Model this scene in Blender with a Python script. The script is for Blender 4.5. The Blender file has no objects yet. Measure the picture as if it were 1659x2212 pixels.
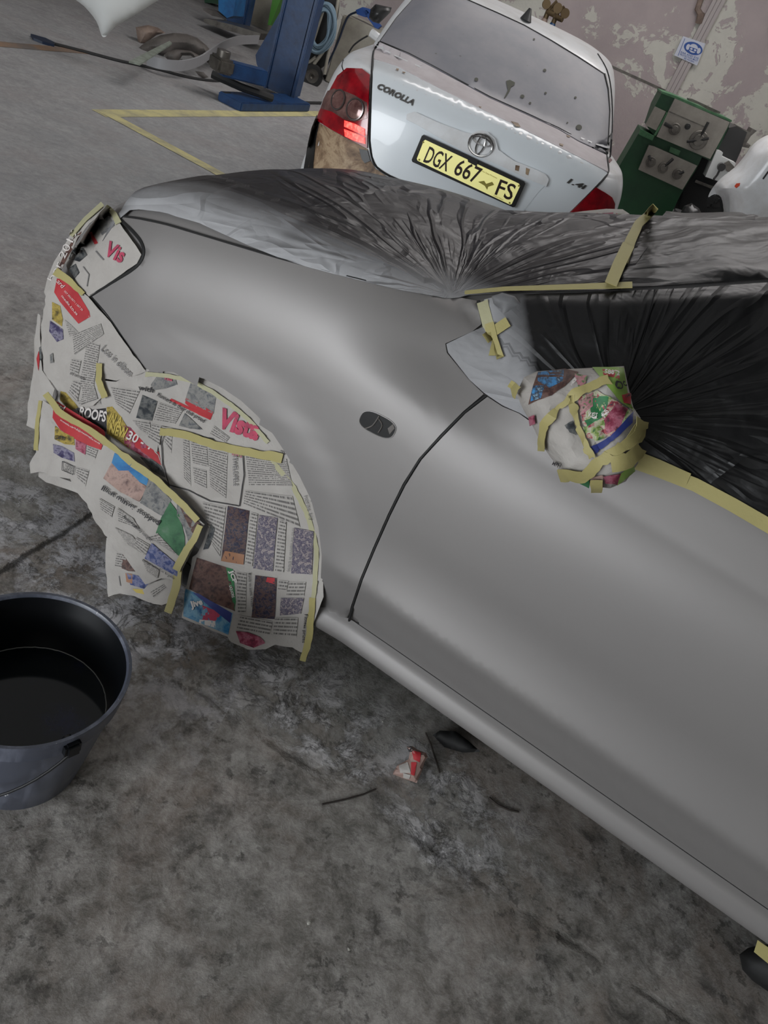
import bpy, bmesh, math, random
import numpy as np
from math import sin, cos, pi, radians, sqrt, atan2, hypot
from mathutils import Vector, Matrix
from mathutils.bvhtree import BVHTree
from mathutils.geometry import delaunay_2d_cdt
from mathutils import noise as mnoise
random.seed(7)
SC = bpy.context.scene
COL = SC.collection
# ------------------------------------------------------------------ camera
FPX = 1595.0; PITCH = radians(34.9); ROLL = radians(24.5); CAMH = 1.57
cF = Vector((0, cos(PITCH), -sin(PITCH))); cU0 = Vector((0, sin(PITCH), cos(PITCH))); cR0 = Vector((1, 0, 0))
cX = cR0*cos(ROLL) + cU0*sin(ROLL); cY = cR0*sin(ROLL) - cU0*cos(ROLL)
CAM = Vector((0, 0, CAMH))
cam_d = bpy.data.cameras.new('camera'); cam = bpy.data.objects.new('camera', cam_d); COL.objects.link(cam)
cam_d.sensor_fit = 'HORIZONTAL'; cam_d.sensor_width = 36.0; cam_d.lens = FPX/1659.0*36.0
cam_d.clip_start = 0.02; cam_d.clip_end = 200
cam.matrix_world = Matrix(((cX.x, -cY.x, -cF.x, CAM.x), (cX.y, -cY.y, -cF.y, CAM.y), (cX.z, -cY.z, -cF.z, CAM.z), (0, 0, 0, 1)))
SC.camera = cam
# ------------------------------------------------------------------ light and exposure
SC.view_settings.view_transform = 'Standard'; SC.view_settings.look = 'None'
SC.view_settings.gamma = 1.0; SC.view_settings.use_curve_mapping = False
SC.view_settings.exposure = 0.0
W = bpy.data.worlds.new('overcast'); SC.world = W; W.use_nodes = True
bgn = W.node_tree.nodes['Background']; bgn.inputs[0].default_value = (0.86, 0.93, 1.0, 1); bgn.inputs[1].default_value = 1.0
def area(name, loc, target, sx, sy, power, col=(1, 1, 1)):
    l = bpy.data.lights.new(name, 'AREA'); l.shape = 'RECTANGLE'; l.size = sx; l.size_y = sy; l.energy = power; l.color = col
    o = bpy.data.objects.new(name, l); COL.objects.link(o); o.location = loc
    o.rotation_euler = (Vector(target)-Vector(loc)).to_track_quat('-Z', 'Y').to_euler()
    return o
area('daylight_roller_door', (-4.3, -4.9, 1.35), (-2.6, 3.0, 0.9), 5.0, 2.6, 450, (0.92, 0.96, 1.0))
area('daylight_skylight', (-3.2, 3.2, 5.2), (-3.2, 3.2, 0), 6.0, 8.0, 50, (0.99, 0.98, 0.98))
area('unseen_high_fill', (2.6, -5.25, 3.5), (2.6, 3.0, 0.9), 7.0, 1.2, 42, (1.0, 1.0, 0.96))  # fill light added out of view to brighten the door's upper band
sun_l = bpy.data.lights.new('sun', 'SUN'); sun_l.energy = 18.0; sun_l.angle = radians(1.5); sun_l.color = (1.0, .97, .92)
sun_o = bpy.data.objects.new('sun', sun_l); COL.objects.link(sun_o); sun_o.rotation_euler = Vector((-.12, .66, -.74)).to_track_quat('-Z', 'Y').to_euler()
area('daylight_skylight_rear', (1.0, 8.0, 5.2), (1.0, 8.0, 0), 6.0, 3.0, 290, (1.0, 0.96, 0.95))

# ------------------------------------------------------------------ helpers
def ray(px, py): return (cF*FPX + cX*(px-829.5) + cY*(py-1106)).normalized()
def az(px, py, z): r = ray(px, py); return CAM + r*((z-CAMH)/r.z)
def ay(px, py, y): r = ray(px, py); return CAM + r*(y/r.y)
def smooth(a, b, x):
    t = min(1, max(0, (x-a)/(b-a))); return t*t*(3-2*t)
def lerpt(tab, x):
    if x <= tab[0][0]: return tab[0][1]
    for (a, va), (b, vb) in zip(tab, tab[1:]):
        if x <= b: return va+(vb-va)*(x-a)/(b-a)
    return tab[-1][1]
def cub(tab, x):          # smooth (Catmull-Rom/Hermite) table lookup
    n = len(tab)
    if x <= tab[0][0]: return tab[0][1]
    if x >= tab[-1][0]: return tab[-1][1]
    for i in range(n-1):
        if x <= tab[i+1][0]: break
    def sl(k):
        if k <= 0 or k >= n-1: return (tab[min(k+1, n-1)][1]-tab[max(k-1, 0)][1])/(tab[min(k+1, n-1)][0]-tab[max(k-1, 0)][0])
        return (tab[k+1][1]-tab[k-1][1])/(tab[k+1][0]-tab[k-1][0])
    x0, y0 = tab[i]; x1, y1 = tab[i+1]; h = x1-x0; t = (x-x0)/h
    return (2*t**3-3*t*t+1)*y0+(t**3-2*t*t+t)*h*sl(i)+(-2*t**3+3*t*t)*y1+(t**3-t*t)*h*sl(i+1)
def tag(o, label=None, cat=None, group=None, kind=None):
    if label: o['label'] = label
    if cat: o['category'] = cat
    if group: o['group'] = group
    if kind: o['kind'] = kind
    return o
def thing(name, loc, label, cat, group=None, rotz=0):
    o = bpy.data.objects.new(name, None); COL.objects.link(o); o.location = loc; o.rotation_euler = (0, 0, rotz)
    o.empty_display_size = 0.05
    return tag(o, label, cat, group)
def rootmat(p):
    return Matrix.Translation(p.location) @ p.rotation_euler.to_matrix().to_4x4() if p.parent is None else rootmat(p.parent)
class MB:
    """collects world-space verts / faces with material indices"""
    def __init__(s): s.v = []; s.f = []; s.m = []; s.uv = []
    def add(s, vs, fs, mi=0, uvs=None):
        o = len(s.v); s.v += [tuple(v) for v in vs]
        s.uv += [tuple(u) for u in uvs] if uvs else [(0, 0)]*len(vs)
        for f in fs: s.f.append(tuple(i+o for i in f)); s.m.append(mi)
    def box(s, c, sx, sy, sz, rot=None, mi=0, bev=0.0):
        bm = bmesh.new(); bmesh.ops.create_cube(bm, size=1)
        for v in bm.verts: v.co = Vector((v.co.x*sx, v.co.y*sy, v.co.z*sz))
        if bev: bmesh.ops.bevel(bm, geom=bm.edges[:], offset=min(bev, .45*min(sx, sy, sz)), segments=2, affect='EDGES')
        M = (rot.to_4x4() if rot else Matrix.Identity(4))
        s.bm(bm, Matrix.Translation(c) @ M, mi)
    def bm(s, bm, M, mi=0):
        bm.verts.ensure_lookup_table(); bm.verts.index_update()
        s.add([M @ v.co for v in bm.verts], [[v.index for v in f.verts] for f in bm.faces], mi); bm.free()
    def tube(s, pts, r, n=8, mi=0, cap=True):
        pts = [Vector(p) for p in pts]; rr = r if isinstance(r, (list, tuple)) else [r]*len(pts)
        vs = []; fs = []; N = len(pts); up = None
        for i, p in enumerate(pts):
            t = (pts[min(i+1, N-1)]-pts[max(i-1, 0)]).normalized()
            if up is None: up = t.orthogonal().normalized()
            up = (up - t*up.dot(t)).normalized(); b = t.cross(up)
            for k in range(n):
                a = 2*pi*k/n; vs.append(p+(up*cos(a)+b*sin(a))*rr[i])
        for i in range(N-1):
            for k in range(n): fs.append((i*n+k, i*n+(k+1) % n, (i+1)*n+(k+1) % n, (i+1)*n+k))
        if cap: fs.append(tuple(range(n-1, -1, -1))); fs.append(tuple((N-1)*n+k for k in range(n)))
        s.add(vs, fs, mi)
    def lathe(s, prof, M=None, n=48, mi=0, closed=False):
        M = M or Matrix.Identity(4); vs = []; fs = []; L = len(prof)
        for r, z in prof:
            for k in range(n): vs.append(M @ Vector((r*cos(2*pi*k/n), r*sin(2*pi*k/n), z)))
        for i in range(L-1 + (1 if closed else 0)):
            j = (i+1) % L
            for k in range(n): fs.append((i*n+k, i*n+(k+1) % n, j*n+(k+1) % n, j*n+k))
        s.add(vs, fs, mi)
    def cyl(s, c, axis, r, h, n=24, mi=0):
        a = Vector(axis).normalized(); M = Matrix.Translation(c) @ a.to_track_quat('Z', 'Y').to_matrix().to_4x4()
        s.lathe([(0.0001, -h/2), (r*.96, -h/2), (r, -h/2+r*.04), (r, h/2-r*.04), (r*.96, h/2), (0.0001, h/2)], M, n, mi)
    def prism(s, poly, M, th, mi=0):
        """flat polygon (x, y) extruded by th along local z"""
        n = len(poly)
        vs = [M @ Vector((x, y, 0)) for x, y in poly]+[M @ Vector((x, y, th)) for x, y in poly]
        s.add(vs, [tuple(range(n-1, -1, -1)), tuple(range(n, 2*n))]+[(i, (i+1) % n, n+(i+1) % n, n+i) for i in range(n)], mi)
    def build(s, name, mats, parent=None, smooth=True, angle=35):
        if not isinstance(mats, (list, tuple)): mats = [mats]
        me = bpy.data.meshes.new(name)
        vs = [Vector(v) for v in s.v]
        if parent is not None:
            Mi = rootmat(parent).inverted(); org = None; vs = [Mi @ v for v in vs]
        else:
            xs = [v.x for v in vs]; ys = [v.y for v in vs]; zs = [v.z for v in vs]
            org = Vector(((min(xs)+max(xs))/2, (min(ys)+max(ys))/2, min(zs))); vs = [v-org for v in vs]
        me.from_pydata([tuple(v) for v in vs], [], s.f)
        for m in mats: me.materials.append(m)
        me.polygons.foreach_set('material_index', s.m)
        me.polygons.foreach_set('use_smooth', [smooth]*len(s.f))
        ul = me.uv_layers.new(name='UVMap')
        li = np.empty(len(me.loops), dtype=np.int32); me.loops.foreach_get('vertex_index', li)
        ul.data.foreach_set('uv', np.array(s.uv, dtype=np.float32)[li].ravel())
        me.update()
        if smooth and angle < 180: me.set_sharp_from_angle(angle=radians(angle))
        o = bpy.data.objects.new(name, me); COL.objects.link(o)
        if parent is not None: o.parent = parent
        else: o.location = org
        return o
    def bvh(s):
        return BVHTree.FromPolygons([Vector(v) for v in s.v], s.f, all_triangles=False, epsilon=0)
def grid(mb, fn, nu, nv, mi=0, flip=False):
    vs = []; uv = []
    for i in range(nu+1):
        for j in range(nv+1):
            vs.append(fn(i/nu, j/nv)); uv.append((i/nu, j/nv))
    fs = []
    for i in range(nu):
        for j in range(nv):
            a = i*(nv+1)+j; q = (a, a+nv+1, a+nv+2, a+1); fs.append(q[::-1] if flip else q)
    mb.add(vs, fs, mi, uv)
def hit(bvh, px, py):
    r = ray(px, py); loc, nrm, idx, d = bvh.ray_cast(CAM, r)
    if loc is None: return None, None
    if nrm.dot(r) > 0: nrm = -nrm
    return loc, nrm
def hit_safe(bvh, px, py):
    loc, n = hit(bvh, px, py)
    if loc is not None: return loc, n
    r = ray(px, py); best = None                       # ray misses: nearest surface point to the ray
    t = 1.3
    for _ in range(6):
        p = CAM + r*t; q = bvh.find_nearest(p)
        t = (q[0]-CAM).dot(r); best = q
    nn = best[1] if best[1].dot(r) < 0 else -best[1]
    return (CAM + r*t if (CAM + r*t - best[0]).length < .15 else best[0]), nn
def resample(poly, step, closed=True):
    out = []; n = len(poly)
    for i in range(n if closed else n-1):
        a = poly[i]; b = poly[(i+1) % n]; L = hypot(b[0]-a[0], b[1]-a[1]); k = max(1, int(round(L/step)))
        for j in range(k): out.append((a[0]+(b[0]-a[0])*j/k, a[1]+(b[1]-a[1])*j/k))
    if not closed: out.append(tuple(poly[-1]))
    return out
def spline(pts, closed=True, sub=6):
    out = []; n = len(pts)
    rng = range(n) if closed else range(n-1)
    for i in rng:
        if closed: p0, p1, p2, p3 = pts[i-1], pts[i], pts[(i+1) % n], pts[(i+2) % n]
        else: p0, p1, p2, p3 = pts[max(i-1, 0)], pts[i], pts[i+1], pts[min(i+2, n-1)]
        for k in range(sub):
            t = k/sub
            out.append(tuple(0.5*((2*p1[c])+(-p0[c]+p2[c])*t+(2*p0[c]-5*p1[c]+4*p2[c]-p3[c])*t*t+(-p0[c]+3*p1[c]-3*p2[c]+p3[c])*t**3) for c in range(len(p1))))
    if not closed: out.append(tuple(pts[-1]))
    return out
def inpoly(x, y, poly):
    c = False; j = len(poly)-1
    for i in range(len(poly)):
        xi, yi = poly[i]; xj, yj = poly[j]
        if (yi > y) != (yj > y) and x < (xj-xi)*(y-yi)/(yj-yi)+xi: c = not c
        j = i
    return c
def cdt(poly, step):
    """triangulated polygon: boundary resampled, inner points on a jittered grid"""
    b = resample(poly, step); pts = [Vector(p) for p in b]; nb = len(b)
    x0 = min(p[0] for p in b); x1 = max(p[0] for p in b); y0 = min(p[1] for p in b); y1 = max(p[1] for p in b)
    row = 0; y = y0+step*.6; B = np.array(b)
    while y < y1:
        x = x0+step*(.6 if row % 2 else .1)
        while x < x1:
            if inpoly(x, y, b) and np.min((B[:, 0]-x)**2+(B[:, 1]-y)**2) > (step*.55)**2: pts.append(Vector((x, y)))
            x += step
        y += step*.87; row += 1
    r = delaunay_2d_cdt(pts, [(i, (i+1) % nb) for i in range(nb)], [], 1, 1e-5)
    return [(p.x, p.y) for p in r[0]], [tuple(f) for f in r[2]]
def skirted(mb, P, N, F, th, mi=0, uvs=None):
    """surface P (world), normals N, faces F, given thickness behind it"""
    top = [p for p in P]; bot = [p-n*th for p, n in zip(P, N)]
    # consistent orientation
    F2 = []
    for f in F:
        a, b, c = P[f[0]], P[f[1]], P[f[2]]
        if (b-a).cross(c-a).dot(N[f[0]]) < 0: f = f[::-1]
        F2.append(f)
    ec = {}
    for f in F2:
        for i in range(len(f)):
            k = (f[i], f[(i+1) % len(f)]); ec[k] = 1
    L = len(P); fs = list(F2)
    if th > 0:
        fs += [tuple(i+L for i in f[::-1]) for f in F2]
        for (a, b) in ec:
            if (b, a) not in ec: fs.append((b, a, a+L, b+L))
        mb.add(top+bot, fs, mi, (uvs+uvs) if uvs else None)
    else: mb.add(top, fs, mi, uvs)
def patch(mb, bvh, poly, off=.002, th=.002, step=14, mi=0, disp=None, uvf=None):
    """outline measured on the photograph, laid onto a real surface (bvh) and raised off it"""
    pts, fs = cdt(poly, step); P = []; N = []; U = []
    for x, y in pts:
        loc, n = hit_safe(bvh, x, y)
        d = off + (disp(x, y, loc) if disp else 0)
        P.append(loc+n*d); N.append(n); U.append(uvf(x, y, loc) if uvf else (loc.x, loc.y))
    skirted(mb, P, N, fs, th, mi, U)
def ribbon(mb, bvh, pts, w, off=.003, th=.001, step=10, mi=0, wig=0, seed=0):
    """strip of width w (pixels at both ends allowed) along a measured line"""
    pl = resample(pts, step, closed=False); rnd = random.Random(seed); poly = []; n = len(pl)
    L = []; Rr = []
    for i, (x, y) in enumerate(pl):
        a = pl[max(i-1, 0)]; b = pl[min(i+1, n-1)]; dx, dy = b[0]-a[0], b[1]-a[1]; l = hypot(dx, dy) or 1
        ww = (w[0]+(w[1]-w[0])*i/max(1, n-1) if isinstance(w, tuple) else w)/2
        j = wig*(rnd.random()-.5)
        L.append((x-dy/l*(ww+j), y+dx/l*(ww+j))); Rr.append((x+dy/l*(ww-j), y-dx/l*(ww-j)))
    P = []; N = []; U = []
    for (a, b) in zip(L, Rr):
        for k in range(3):
            t = k/2; x = a[0]+(b[0]-a[0])*t; y = a[1]+(b[1]-a[1])*t
            loc, nn = hit_safe(bvh, x, y); P.append(loc+nn*off); N.append(nn); U.append((loc.x, loc.z))
    fs = []
    for i in range(n-1):
        for k in range(2):
            a = i*3+k; fs.append((a, a+1, a+4, a+3))
    skirted(mb, P, N, fs, th, mi, U)
def surf_tube(mb, bvh, pts, r, off=0.0, n=6, mi=0, step=12):
    pl = resample(pts, step, closed=False)
    mb.tube([(lambda q: q[0]+q[1]*off)(hit_safe(bvh, x, y)) for x, y in pl], r, n, mi)
_txt = {}
def text_tris(body, shear=0.0, space=1.0, bold=0.0):
    key = (body, shear, space, bold)
    if key in _txt: return _txt[key]
    cu = bpy.data.curves.new('letters', 'FONT'); cu.body = body; cu.size = 1; cu.shear = shear; cu.space_character = space
    cu.offset = bold; cu.resolution_u = 3
    o = bpy.data.objects.new('letters', cu); me = o.to_mesh()
    bm = bmesh.new(); bm.from_mesh(me); bmesh.ops.triangulate(bm, faces=bm.faces[:])
    bm.verts.ensure_lookup_table()
    V = [(v.co.x, v.co.y) for v in bm.verts]; Fc = [tuple(v.index for v in f.verts) for f in bm.faces]
    bm.free(); o.to_mesh_clear(); bpy.data.objects.remove(o); bpy.data.curves.remove(cu)
    x0 = min(v[0] for v in V); x1 = max(v[0] for v in V); y0 = min(v[1] for v in V); y1 = max(v[1] for v in V)
    V = [((x-x0)/(x1-x0), (y-y0)/(y1-y0)) for x, y in V]
    _txt[key] = (V, Fc, (x1-x0)/(y1-y0)); return _txt[key]
def text_px(mb, bvh, body, p0, p1, h, off=.001, mi=0, bold=0.0, shear=0.0, curve=0.0, space=1.0):
    """letters from p0 to p1 (base line in the photograph), height h, laid on the surface"""
    V, Fc, _ = text_tris(body, shear, space, bold); dx, dy = p1[0]-p0[0], p1[1]-p0[1]; l = hypot(dx, dy); ux, uy = dy/l, -dx/l
    P = []; N = []
    for a, b in V:
        hh = h*b + curve*4*a*(1-a)
        x = p0[0]+dx*a+ux*hh; y = p0[1]+dy*a+uy*hh
        loc, n = hit_safe(bvh, x, y); P.append(loc+n*off); N.append(n)
    skirted(mb, P, N, Fc, 0, mi)
def quad_px(mb, bvh, c, off=.0008, mi=0, nu=10, nv=10, uvs=1.0):
    """a printed block: corners c = TL, TR, BR, BL in the photograph"""
    def fn(u, v):
        x = (c[0][0]*(1-u)+c[1][0]*u)*(1-v)+(c[3][0]*(1-u)+c[2][0]*u)*v
        y = (c[0][1]*(1-u)+c[1][1]*u)*(1-v)+(c[3][1]*(1-u)+c[2][1]*u)*v
        return x, y
    P = []; N = []; U = []; fs = []
    w_ = hypot(c[1][0]-c[0][0], c[1][1]-c[0][1]); h_ = hypot(c[3][0]-c[0][0], c[3][1]-c[0][1])
    for i in range(nu+1):
        for j in range(nv+1):
            loc, n = hit_safe(bvh, *fn(i/nu, j/nv)); P.append(loc+n*off); N.append(n); U.append((i/nu*w_*uvs, -j/nv*h_*uvs))
    for i in range(nu):
        for j in range(nv): a = i*(nv+1)+j; fs.append((a, a+1, a+nv+2, a+nv+1))
    skirted(mb, P, N, fs, 0, mi, U)

# ------------------------------------------------------------------ materials
def srgb(r, g, b):
    f = lambda c: (c/255/12.92) if c/255 <= .04045 else ((c/255+.055)/1.055)**2.4
    return (f(r), f(g), f(b), 1)
def mat(name, col=(.5, .5, .5, 1), rough=.5, metal=0.0, spec=.5, coat=0.0, emis=None, es=0.0, bump=None, var=None, trans=0.0, sheen=0):
    m = bpy.data.materials.new(name); m.use_nodes = True; nt = m.node_tree; b = nt.nodes['Principled BSDF']
    b.inputs['Base Color'].default_value = col; b.inputs['Roughness'].default_value = rough; b.inputs['Metallic'].default_value = metal
    b.inputs['Specular IOR Level'].default_value = spec; b.inputs['Coat Weight'].default_value = coat
    b.inputs['Transmission Weight'].default_value = trans
    if emis: b.inputs['Emission Color'].default_value = emis; b.inputs['Emission Strength'].default_value = es
    tc = nt.nodes.new('ShaderNodeTexCoord')
    if var:      # (scale, colour2, low, high)
        n = nt.nodes.new('ShaderNodeTexNoise'); n.inputs['Scale'].default_value = var[0]; n.inputs['Detail'].default_value = 6
        n.inputs['Roughness'].default_value = .65
        nt.links.new(tc.outputs['Object'], n.inputs['Vector'])
        r = nt.nodes.new('ShaderNodeValToRGB'); r.color_ramp.elements[0].position = var[2]; r.color_ramp.elements[1].position = var[3]
        r.color_ramp.elements[0].color = col; r.color_ramp.elements[1].color = var[1]
        nt.links.new(n.outputs['Fac'], r.inputs[0]); nt.links.new(r.outputs[0], b.inputs['Base Color'])
    if bump:     # (scale, strength, distance)
        n = nt.nodes.new('ShaderNodeTexNoise'); n.inputs['Scale'].default_value = bump[0]; n.inputs['Detail'].default_value = 5
        nt.links.new(tc.outputs['Object'], n.inputs['Vector'])
        u = nt.nodes.new('ShaderNodeBump'); u.inputs['Strength'].default_value = bump[1]; u.inputs['Distance'].default_value = bump[2]
        nt.links.new(n.outputs['Fac'], u.inputs['Height']); nt.links.new(u.outputs[0], b.inputs['Normal'])
    return m
class NT:
    def __init__(s, m): s.nt = m.node_tree; s.b = s.nt.nodes['Principled BSDF']
    def n(s, t, **kw):
        o = s.nt.nodes.new(t)
        for k, v in kw.items():
            if k in ('operation', 'blend_type', 'data_type', 'noise_dimensions', 'feature', 'distance', 'wave_type', 'bands_direction', 'interpolation_type', 'use_clamp'): setattr(o, k, v)
        return o
    def L(s, a, b): s.nt.links.new(a, b)
    def math(s, op, a, b=None, c=None, clamp=False):
        o = s.nt.nodes.new('ShaderNodeMath'); o.operation = op; o.use_clamp = clamp
        for i, x in enumerate((a, b, c)):
            if x is None: continue
            if isinstance(x, (int, float)): o.inputs[i].default_value = x
            else: s.L(x, o.inputs[i])
        return o.outputs[0]
    def noise(s, vec, scale, detail=5, rough=.6, dist=0.0):
        o = s.nt.nodes.new('ShaderNodeTexNoise'); o.inputs['Scale'].default_value = scale; o.inputs['Detail'].default_value = detail
        o.inputs['Roughness'].default_value = rough; o.inputs['Distortion'].default_value = dist
        if vec is not None: s.L(vec, o.inputs['Vector'])
        return o.outputs['Fac']
    def ramp(s, fac, stops):
        r = s.nt.nodes.new('ShaderNodeValToRGB'); cr = r.color_ramp
        while len(cr.elements) < len(stops): cr.elements.new(.5)
        for e_, (p, c) in zip(cr.elements, stops): e_.position = p; e_.color = c if len(c) == 4 else (*c, 1)
        s.L(fac, r.inputs[0]); return r.outputs[0]
    def mix(s, fac, a, b, blend='MIX'):
        o = s.nt.nodes.new('ShaderNodeMixRGB'); o.blend_type = blend
        for i, x in enumerate((fac, a, b)):
            if isinstance(x, (int, float)): o.inputs[i].default_value = x
            elif isinstance(x, tuple): o.inputs[i].default_value = x
            else: s.L(x, o.inputs[i])
        return o.outputs[0]
    def bump(s, h, st, dist):
        u = s.nt.nodes.new('ShaderNodeBump'); u.inputs['Strength'].default_value = st; u.inputs['Distance'].default_value = dist
        s.L(h, u.inputs['Height']); s.L(u.outputs[0], s.b.inputs['Normal'])
    def mapping(s, vec, sc=(1, 1, 1), loc=(0, 0, 0), rot=(0, 0, 0)):
        o = s.nt.nodes.new('ShaderNodeMapping'); o.inputs['Scale'].default_value = sc; o.inputs['Location'].default_value = loc; o.inputs['Rotation'].default_value = rot
        s.L(vec, o.inputs['Vector']); return o.outputs[0]
    def geo(s): return s.nt.nodes.new('ShaderNodeNewGeometry').outputs['Position']
    def uv(s): return s.nt.nodes.new('ShaderNodeTexCoord').outputs['UV']
G = lambda v: (v, v, v, 1)

def floor_mat():
    m = mat('worn_concrete', G(.1), .75); k = NT(m); p = k.geo()
    big = k.noise(p, .55, 6, .62); mid = k.noise(p, 3.4, 9, .74, .5); fine = k.noise(p, 19, 9, .78, .3); grit = k.noise(p, 150, 3, .6)
    base = k.ramp(k.math('ADD', k.math('MULTIPLY', mid, .45), k.math('MULTIPLY', fine, .55)),
                  [(.37, srgb(94, 90, 85)), (.46, srgb(140, 135, 129)), (.53, srgb(168, 163, 158)), (.62, srgb(200, 196, 191))])
    base = k.mix(k.math('MULTIPLY', k.ramp(big, [(.42, G(0)), (.62, G(1))]), .4), base, srgb(140, 147, 145))
    brn = k.ramp(k.noise(p, 2.3, 7, .66, .8), [(.50, G(0)), (.62, G(1))])
    base = k.mix(k.math('MULTIPLY', brn, .4), base, srgb(148, 131, 119))
    sep = k.n('ShaderNodeSeparateXYZ'); k.L(p, sep.inputs[0]); x, y = sep.outputs[0], sep.outputs[1]
    wob = k.math('SUBTRACT', k.noise(p, 9, 7, .7), .5)
    def lined(p0, p1, wb=.06):              # signed wobbling distance to a line on the floor, and position along it
        dx, dy = p1[0]-p0[0], p1[1]-p0[1]; l = hypot(dx, dy); dx /= l; dy /= l
        dist = k.math('ADD', k.math('ADD', k.math('MULTIPLY', x, -dy), k.math('MULTIPLY', y, dx)), dy*p0[0]-dx*p0[1])
        along = k.math('ADD', k.math('ADD', k.math('MULTIPLY', x, dx), k.math('MULTIPLY', y, dy)), -dx*p0[0]-dy*p0[1])
        return k.math('ADD', dist, k.math('MULTIPLY', wob, wb)), along
    # broken screed and white dust in a strip along the old joint beside the silver car
    d2, a2 = lined((-.33, 1.20), (.37, 1.065), .05)
    dn = k.math('ADD', d2, k.math('MULTIPLY', k.math('SUBTRACT', k.noise(p, 3.0, 5), .5), .45))
    band = k.math('MULTIPLY', k.ramp(dn, [(.0, G(0)), (.05, G(1)), (.19, G(1)), (.36, G(0))]), k.ramp(x, [(.0, G(1)), (.45, G(1)), (.75, G(.1))]))
    fl = k.ramp(k.noise(p, 10, 9, .76, .25), [(.47, G(0)), (.56, G(1))])
    fl2 = k.ramp(k.noise(p, 2.6, 5, .6), [(.36, G(.15)), (.52, G(1))])
    base = k.mix(k.math('MULTIPLY', k.math('MULTIPLY', band, k.math('MULTIPLY', fl, fl2)), .85), base, srgb(226, 224, 226))
    left = k.math('MULTIPLY', k.ramp(k.math('ADD', k.math('MULTIPLY', y, .7), k.math('MULTIPLY', k.noise(p, 3.3, 5), .35)), [(.80, G(0)), (.98, G(1)), (1.0, G(1))]),
                  k.ramp(k.math('ADD', k.math('MULTIPLY', y, .3), k.math('MULTIPLY', k.noise(p, 3.3, 5), .3)), [(.60, G(1)), (.70, G(0))]))
    left = k.math('MULTIPLY', left, k.ramp(k.math('ADD', x, 1.5), [(.0, G(1)), (1.05, G(1)), (1.3, G(0))]) if False else k.math('LESS_THAN', x, -.15))
    base = k.mix(k.math('MULTIPLY', k.math('MULTIPLY', left, fl), .6), base, srgb(212, 210, 214))
    crk = k.math('SUBTRACT', 1.0, k.math('MULTIPLY', k.math('ABSOLUTE', k.math('SUBTRACT', k.noise(p, 13, 7, .68, .8), .5)), 22), clamp=True)
    scm = k.math('MULTIPLY', crk, k.ramp(k.noise(p, 5, 4), [(.44, G(0)), (.56, G(1))]))
    base = k.mix(k.math('MULTIPLY', scm, k.math('ADD', k.math('MULTIPLY', band, .5), .22)), base, srgb(46, 44, 42))
    near = k.ramp(k.math('MULTIPLY', y, .2), [(.34, G(1)), (.62, G(.18))])      # the floor beyond the car is cleaner
    base = k.mix(k.math('SUBTRACT', .75, k.math('MULTIPLY', near, .75)), base, srgb(150, 151, 154))
    dark = k.math('MULTIPLY', k.ramp(k.noise(p, 7.5, 9, .74, .4), [(.53, G(0)), (.63, G(1))]), near)
    base = k.mix(k.math('MULTIPLY', dark, .5), base, srgb(56, 54, 52))
    sp2 = k.math('MULTIPLY', k.ramp(k.noise(p, 30, 6, .7, .2), [(.54, G(0)), (.60, G(1))]), k.ramp(k.noise(p, 4.5, 5, .6), [(.44, G(0)), (.58, G(1))]))
    base = k.mix(k.math('MULTIPLY', k.math('MULTIPLY', sp2, near), .55), base, srgb(50, 48, 46))
    spk = k.ramp(k.noise(p, 60, 2, .5), [(.72, G(0)), (.76, G(1))])
    base = k.mix(k.math('MULTIPLY', spk, .4), base, srgb(165, 165, 160))
    # slab joints
    d1, a1 = lined((-.79, 1.62), (-.84, 1.33), .05)
    j1 = k.math('MULTIPLY', k.ramp(k.math('ABSOLUTE', d1), [(.0, G(1)), (.004, G(1)), (.012, G(0))]), k.math('MULTIPLY', k.math('GREATER_THAN', y, 1.2), k.math('LESS_THAN', y, 1.9)))
    j2 = k.math('MULTIPLY', k.ramp(k.math('ABSOLUTE', d2), [(.0, G(.7)), (.003, G(.6)), (.016, G(0))]), k.ramp(k.noise(p, 7, 5), [(.40, G(0)), (.62, G(1))]))
    jm = k.math('MAXIMUM', j1, k.math('MULTIPLY', j2, k.math('GREATER_THAN', x, -.6)))
    base = k.mix(k.math('MULTIPLY', jm, .8), base, srgb(36, 35, 33))
    k.L(base, k.b.inputs['Base Color'])
    h = k.math('ADD', k.math('MULTIPLY', fine, .5), k.math('ADD', k.math('MULTIPLY', grit, .12), k.math('MULTIPLY', k.math('MULTIPLY', fl, band), .6)))
    k.bump(k.math('SUBTRACT', h, k.math('MULTIPLY', jm, 1.2)), .8, .006)
    k.L(k.math('ADD', k.math('MULTIPLY', mid, -.3), .88), k.b.inputs['Roughness']); k.b.inputs['Specular IOR Level'].default_value = .25
    return m
def wall_mat():
    m = mat('peeling_plaster', G(.3), .85); k = NT(m); p = k.geo()
    msk = k.ramp(k.noise(p, 1.15, 7, .62, .35), [(.50, G(0)), (.515, G(1))])
    brk = k.ramp(k.noise(p, 4.5, 6, .65, .6), [(.43, G(0)), (.45, G(1))])
    f = k.math('MULTIPLY', msk, brk)
    a = k.mix(k.noise(p, 3, 5), srgb(180, 168, 166), srgb(158, 147, 148)); b = k.mix(k.noise(p, 6, 5), srgb(206, 204, 194), srgb(188, 187, 178))
    k.L(k.mix(f, a, b), k.b.inputs['Base Color']); k.bump(k.math('ADD', f, k.noise(p, 30, 4)), .5, .012)
    return m
M = {}
M['floor'] = floor_mat(); M['wall'] = wall_mat()
M['darkwall'] = mat('unseen_dark_wall', srgb(58, 56, 55), .8)  # walls out of view, coloured dark so the door reflects less light
M['ceil'] = mat('corrugated_roof', srgb(120, 120, 118), .7)
M['yellowpaint'] = mat('floor_line_paint', srgb(196, 188, 136), .8, var=(5, srgb(158, 152, 126), .42, .66))
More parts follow.
